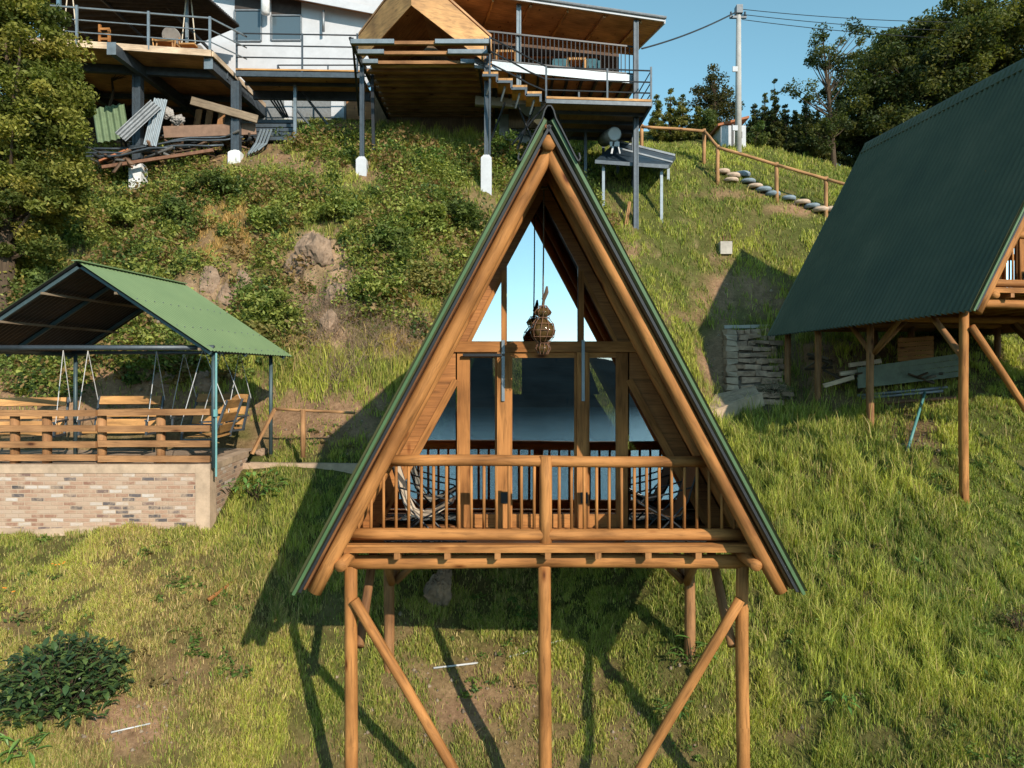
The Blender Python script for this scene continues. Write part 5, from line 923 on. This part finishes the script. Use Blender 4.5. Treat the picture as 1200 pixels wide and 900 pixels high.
mb = MB(); mb.beam(la+Vector((0,.02,.03)), lb+Vector((0,.02,.03)), .16, .07); obj('edge_board', mb, M['tan'], t); mb = MB(); mb.beam(la+Vector((0,-.01,-.08)), lb+Vector((0,-.01,-.08)), .08, .12); mb.beam(lb+Vector((0,0,-.08)), lb+Vector((-.1,3.4,-.08)), .08, .12)
for k in range(4): mb.beam(la+Vector((0,.8+k*.8,-.1)), lb+Vector((-.1,.8+k*.8,-.1)), .08, .1)
obj('frame', mb, M['steel'], t)
mb = MB(); r0 = P(574,44,Ys); r1 = P(640,78,Ys)
for dz in (0,.42,.8):
    mb.tube([r0-Vector((0,0,dz)), P(600,57,Ys)-Vector((0,0,dz)), P(620,68,Ys)-Vector((0,0,dz)), r1-Vector((0,0,dz*.95))], .026, 6)
for dz in (.98,.62,.28): mb.tube([la+Vector((0,0,dz)), lb+Vector((0,0,dz)), lb+Vector((-.1,1.8,dz))], .024, 6)
ra = obj('railing', mb, M['blackm'], t)
for q, h_ in ((P(574,85,Ys), 1.1), (la, 1.0), (la.lerp(lb, .58), 1.0), (lb, 1.1), (lb+Vector((-.1,1.8,0)), 1.0), (la.lerp(lb,.33)+Vector((0,.7,0)), .55)): mb = MB(); mb.beam(q-Vector((0,0,.1)), q+Vector((0,0,h_)), .055); obj('rail_post', mb, M['steel'], ra)
mb = MB(); mb.beam(P(574,84,Ys), P(574,182,22.5), .06); obj('post', mb, M['steel'], t)
for a0, a1 in (((592,120),(575,165)),((606,122),(628,175)),((628,120),(606,175)),((640,122),(600,170)),((650,122),(665,175))): mb = MB(); mb.beam(P(*a0,23.0), P(*a1,23.4), .05); obj('brace', mb, M['blackm'], t)
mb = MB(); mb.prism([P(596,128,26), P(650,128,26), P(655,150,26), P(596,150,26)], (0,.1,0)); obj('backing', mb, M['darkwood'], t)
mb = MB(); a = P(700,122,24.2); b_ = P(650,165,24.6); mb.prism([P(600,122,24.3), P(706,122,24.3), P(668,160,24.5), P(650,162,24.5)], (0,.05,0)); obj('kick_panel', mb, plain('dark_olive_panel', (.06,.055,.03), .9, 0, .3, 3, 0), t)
# --- junk store under the swing deck
def sheet(name, c, w_, l, rx, rz, waves, mat, lab, cat='metal sheet', rr=0):
    mb = MB(); Rm = Matrix.Rotation(rz, 3, 'Z')@Matrix.Rotation(rr, 3, 'Y')@Matrix.Rotation(rx, 3, 'X')
    mb.grid(lambda a, b_: Vector(c)+Rm@Vector(((a-.5)*w_, (b_-.5)*l, .035*math.sin(a*waves*6.2832))), waves*8, 1); mb.grid(lambda a, b_: Vector(c)+Rm@Vector(((a-.5)*w_, (b_-.5)*l, .035*math.sin(a*waves*6.2832)-.012)), waves*8, 1); single(name, mb, mat, lab, cat, smooth=True)
sheet('metal_sheet', P(162,141,23.0), .42, 1.6, R(78), R(8), 4, M['galv'], 'bright silver corrugated sheet leaning behind the deck post', rr=R(38))
sheet('metal_sheet', P(182,143,23.3), .5, 1.6, R(84), R(-10), 4, M['steelp'], 'darker corrugated sheet standing right of the bright silver one', rr=R(10))
sheet('metal_sheet', P(130,144,23.4), 1.0, 1.35, R(72), R(10), 5, plain('faded_green_sheet', (.12,.17,.09), .6, .1, .2, 5, .1), 'faded green corrugated sheet beside the big tree', rr=R(-14))
def plk(a, b_, w_, h_, mat, lab, name='timber_plank', cat='plank', g=None): mb = MB(); mb.beam(P(*a), P(*b_), w_, h_); single(name, mb, mat, lab, cat, g)
plk((224,118,23.4), (302,140,23.9), .10, .26, M['oldwood'], 'long pale timber leaning across the right half of the junk store')
plk((192,155,23.6), (300,151,24.2), .06, .38, plain('brown_board', (.20,.12,.08), .8, 0, .25, 5, .1), 'wide brown board lying on edge at the back of the junk store')
for i, (x, y_, h_, lab) in enumerate([(229,148,.9,'left of three short upright boards behind the long pale timber'),(243,146,1.1,'middle of three short upright boards behind the long pale timber'),(257,146,.9,'right of three short upright boards behind the long pale timber')]): q = P(x, y_+8, 25); mb = MB(); mb.beam(q, q+Vector((.05,.2,h_)), .22, .05, up=(0,1,0)); single('upright_board', mb, M['logd'], lab, 'board', 'short boards standing in the junk store')
plk((116,190,22.9), (150,176,23.3), .35, .05, M['redtile'], 'pinkish board lying by the tree below the green sheet')
plk((120,196,22.9), (250,176,23.2), .10, .10, M['rust'], 'long rusty rail along the front lip of the junk store', 'steel_rail', 'rail')
for i, (a, b_, lab) in enumerate([((80,188,22.7),(205,172,23.2),'lowest black pipe across the front of the junk store'),((95,182,22.8),(262,168,23.6),'second black pipe from the bottom of the junk store'),((110,176,23),(285,160,24),'third black pipe from the bottom of the junk store'),((150,172,23.2),(292,155,24.2),'uppermost black pipe crossing the junk store')]):
    mb = MB(); p0, p1 = P(*a), P(*b_); mb.tube([p0.lerp(p1, k/8)+Vector((0,0,.06*math.sin(k*1.3+i))) for k in range(9)], .035, 7); single('black_pipe', mb, M['steel'], lab, 'pipe', 'black pipes in the junk store', smooth=True)
for i, (x, y_, lab) in enumerate([(196,132,'upper grey bundle of sacking piled in the junk store'),(208,142,'lower grey bundle of sacking piled in the junk store')]): rock('sack_bundle', P(x,y_,24.2), .32, (1,.7,.8), M['chairw'], lab, 'sack', 'sacking bundles', seed=60+i)
for i in range(5): q = P(308,160-i*5,24.6+i*.25); mb = MB(); mb.box(q+Vector((-.5,0,-.12)), q+Vector((1.1,.35,0))); single('stacked_sleeper', mb, M['steel'], ['bottom','second','third','fourth','top'][i]+' dark sleeper of the stack at the right end of the junk store', 'sleeper', 'dark sleepers stacked like steps')
mb = MB()
for k in range(4): q = [P(290+k*4,182-k*2,23.9), P(300+k*4,168,24.1), P(306+k*4,152,24.4)]; mb.tube(q, .04, 6)
single('bent_pipes', mb, M['steelp'], 'bunch of bent grey pipes against the right deck post', 'pipes', kind='stuff')
# ---------------------------------------------------------------- trees
OL = [(.07,.09,.022),(.15,.17,.035),(.25,.24,.05),(.33,.28,.065)]; DK = [(.04,.055,.022),(.07,.09,.03),(.13,.135,.04)]; MD = [(.06,.08,.025),(.12,.135,.035),(.21,.19,.05)]; CO = [(.05,.07,.03),(.09,.105,.035),(.15,.145,.045)]
def S(px, py, Y, rx, ry, rz=None): p_ = P(px, py, Y); k = Y/F; return (p_.x, p_.y, p_.z, rx*k, (rz or (rx+ry)/2)*k, ry*k)
g = G(15,345); tree('broadleaf_tree', 'large olive green broad-leaved tree filling the upper left corner', (g.x,18.3,hz(g.x,18.3)), P(25,20,18.5), [S(20,60,18.6,75,70,45),S(-40,150,18.5,70,120,50),S(45,150,18.2,55,70,45),S(20,250,18.2,70,60,40),S(-30,300,18.4,60,60,40),S(75,110,18.8,32,45,30),S(70,215,18.4,38,45,30),S(0,0,19,60,40,40)], 330, 105000, .115, OL, cr=.40, tr=.24)
tree('leafy_bush', 'sunlit bush growing up behind the left deck railing', (-13.9,24.4,9.4), (-13.6,24.4,11.0), [(-13.3,24.2,10.9,.9,.5,.42),(-12.5,24.2,10.65,.7,.4,.22)], 26, 1700, .085, OL, cr=.28, tr=.05, cat='bush')
# right dark woods: each tree its own
RT = [((1090,120),30,(1090,5),[(1075,95,30,75,70),(1060,150,30,70,60),(1100,170,29,80,60)],170,38000,DK+[(.09,.09,.025)],'broad dark tree left of centre in the wood behind the green roof'),
 ((1170,110),29,(1165,-20),[(1160,60,29,75,75),(1185,120,29,70,60),(1150,10,29.5,50,40),(1130,60,29,50,60)],180,42000,MD,'tallest olive tree in the wood behind the green roof'),
 ((1010,190),31,(1012,60),[(1005,130,31,45,60),(1030,90,31,48,45),(1040,150,30,50,60)],110,24000,DK,'dark tree between the thin open tree and the broad dark tree'),
 ((1240,100),28,(1240,-20),[(1240,40,28,60,80),(1215,100,28,50,60)],80,16000,MD,'olive tree cut by the right picture edge'),
 ((1090,160),29.5,(1085,40),[(1100,70,31.5,70,45),(1050,60,31.5,35,25)],90,20000,MD,'lighter green tree crown rising behind the broad dark tree')]
for (bx, by), Y, (tx, ty), bl_, nc, nl, cols, lab in RT:
    q = P(bx, by, Y); q.z = hz(q.x, q.y); tree('woodland_tree', lab, q, P(tx, ty, Y), [S(*b_) for b_ in bl_], nc, nl, .15, cols, cr=.55, tr=.2, group='trees behind the dark green roof')
q = P(978,215,29); q.z = hz(q.x, q.y); tree('sparse_tree', 'thin open-branched tree with sky showing through, left of the dark wood', q, P(962,15,29), [S(962,60,29,18,28),S(950,105,29,26,14),S(972,140,29,26,20),S(985,80,29,22,16),S(960,160,29,22,20),S(1000,40,29.4,22,12)], 70, 7000, .12, DK, cr=.30, tr=.09)
def conifer(px, py, ytop, Y, w_, lab, nl=4200, cols=CO, grp='narrow conifers by the pole'):
    q = P(px, py, Y); q.z = hz(q.x, q.y); top = P(px, ytop, Y); n_ = 9; bl_ = []
    for k in range(n_): f = (k+.5)/n_; c = q.lerp(top, f); r = w_*.8*Y/F*(1-f*.93); bl_.append((c.x, c.y, c.z, r, r, (top.z-q.z)/n_*.6))
    tree('conifer', lab, q, top, bl_, 90, nl, .10, cols, cr=.13, tr=.06, group=grp)
for i, (px, yt, w_) in enumerate([(884,122,12),(896,108,13),(908,92,12),(920,122,12),(932,130,13),(945,112,12),(958,128,13),(974,135,14),(990,128,15)]):
    conifer(px, 205, yt, 30.5-.1*(i % 3), w_+6, ['first','second','third','fourth','fifth','sixth','seventh','eighth','ninth'][i]+' narrow conifer to the right of the pole, counting from the pole', cols=CO)
for i, (px, yt, w_, lab) in enumerate([(770,112,17,'leftmost'),(786,106,16,'second from left'),(800,112,18,'middle'),(818,125,18,'fourth from left'),(832,128,15,'rightmost')]): conifer(px, 180, yt, 30.2+.1*(i % 2), w_+6, lab+' sunlit hedge conifer between the house and the pole', 5200, MD+[(.16,.15,.04)], 'sunlit hedge conifers left of the pole')
for i in range(11):
    px = 876+i*14; q = P(px, 190, 32.2); q.z = hz(q.x, q.y); c = S(px, 172-(i % 3)*9, 32.2, 13, 26); tree('hedge_conifer', 'dark low conifer in the dense hedge row behind the narrow conifers', q, (c[0],c[1],c[2]+c[5]), [c], 26, 3600, .12, CO, cr=.3, tr=.05, group='dark hedge conifers')
q = P(836,170,33); q.z = hz(q.x, q.y); tree('bushy_tree', 'airy brownish green tree just left of the utility pole', q, P(838,80,33), [S(836,160,33,34,18),S(838,100,33,20,20),S(820,118,33,18,14),S(850,122,33,20,16),S(836,140,33,24,16)], 60, 8500, .13, [(.06,.06,.02),(.10,.085,.03),(.04,.05,.02)], cr=.4, tr=.1)
for i, (px, py, Y, w_, h_, lab) in enumerate([(884,175,29.5,14,20,'pale green shrub right of the pole foot'),(905,215,29,16,14,'shrub in front of the narrow conifers, left one'),(950,205,29.5,26,18,'shrub in front of the narrow conifers, right one'),(830,150,30,6,14,'bright green slim bush left of the hut')]):
    q = P(px, py, Y); q.z = hz(q.x, q.y); c = S(px, py-8, Y, w_, h_); tree('hill_shrub', lab, q, (c[0],c[1],c[2]), [c], 12, 1300, .12, [(.09,.14,.035),(.06,.09,.03),(.14,.17,.05)], cr=.28, tr=.04, cat='shrub')
for i, (px, py, w_, h_, lab) in enumerate([(595,185,26,24,'bright fern clump under the terrace stairs'),(500,190,26,14,'leafy plants under the left of the lookout floor'),(615,160,16,16,'small bright bush below the stair treads'),(365,160,16,10,'low bush beside the walkway post'),(455,180,20,14,'leafy clump right of the left white footing')]):
    q = G(px, py+6); k = q.y/F; tree('leafy_clump', lab, q, q+Vector((0,0,.4)), [(q.x,q.y,q.z+h_*k*.7,w_*k,.4,h_*k)], 16, 1100, .11, [(.12,.20,.045),(.16,.24,.06),(.08,.13,.035)], cr=.24, tr=.03, cat='bush')

BS = [((.10,.14,.035),(.16,.20,.05),(.07,.10,.03)), ((.20,.25,.055),(.29,.31,.075),(.13,.18,.045)), ((.27,.26,.08),(.32,.27,.09),(.17,.18,.05))]
for px, py, w_, h_, k_, lab in [(205,258,34,26,0,'dark rounded shrub on the bank just below the left white footing'),(150,262,30,24,1,'yellow green shrub on the bank beside the big left tree'),(250,222,30,16,0,'dark shrub on the bank between the two left deck posts'),(315,262,26,20,1,'shrub at the right edge of the dry orange grass patch'),(325,372,34,24,1,'light green shrub on the bank just right of the pavilion roof'),(300,400,24,16,2,'olive shrub low on the bank beside the pavilion eave'),(455,300,34,30,0,'largest dark shrub on the bank right of the rocks'),(500,262,28,24,1,'pale shrub on the bank close to the cabin roof edge'),(445,345,30,24,1,'shrub below the largest dark one on the bank'),(395,250,30,18,1,'bush on the bank straight above the tallest rock'),(545,262,24,22,0,'dark shrub on the bank touching the cabin roof line'),(500,335,24,20,2,'brownish shrub on the bank beside the cabin roof, lower one'),(40,345,40,24,0,'dark shrub below the big tree at the left edge')]:
    q = G(px, py+h_*.5); k = q.y/F; tree('bank_shrub', lab, q, q+Vector((0,-.1,h_*k*1.2)), [(q.x,q.y-.1,q.z+h_*k*.75,w_*k,.45,h_*k*.85)], 24, 2300, .12, list(BS[k_]), cr=.24, tr=.035, cat='shrub', group='shrubs on the rocky bank')
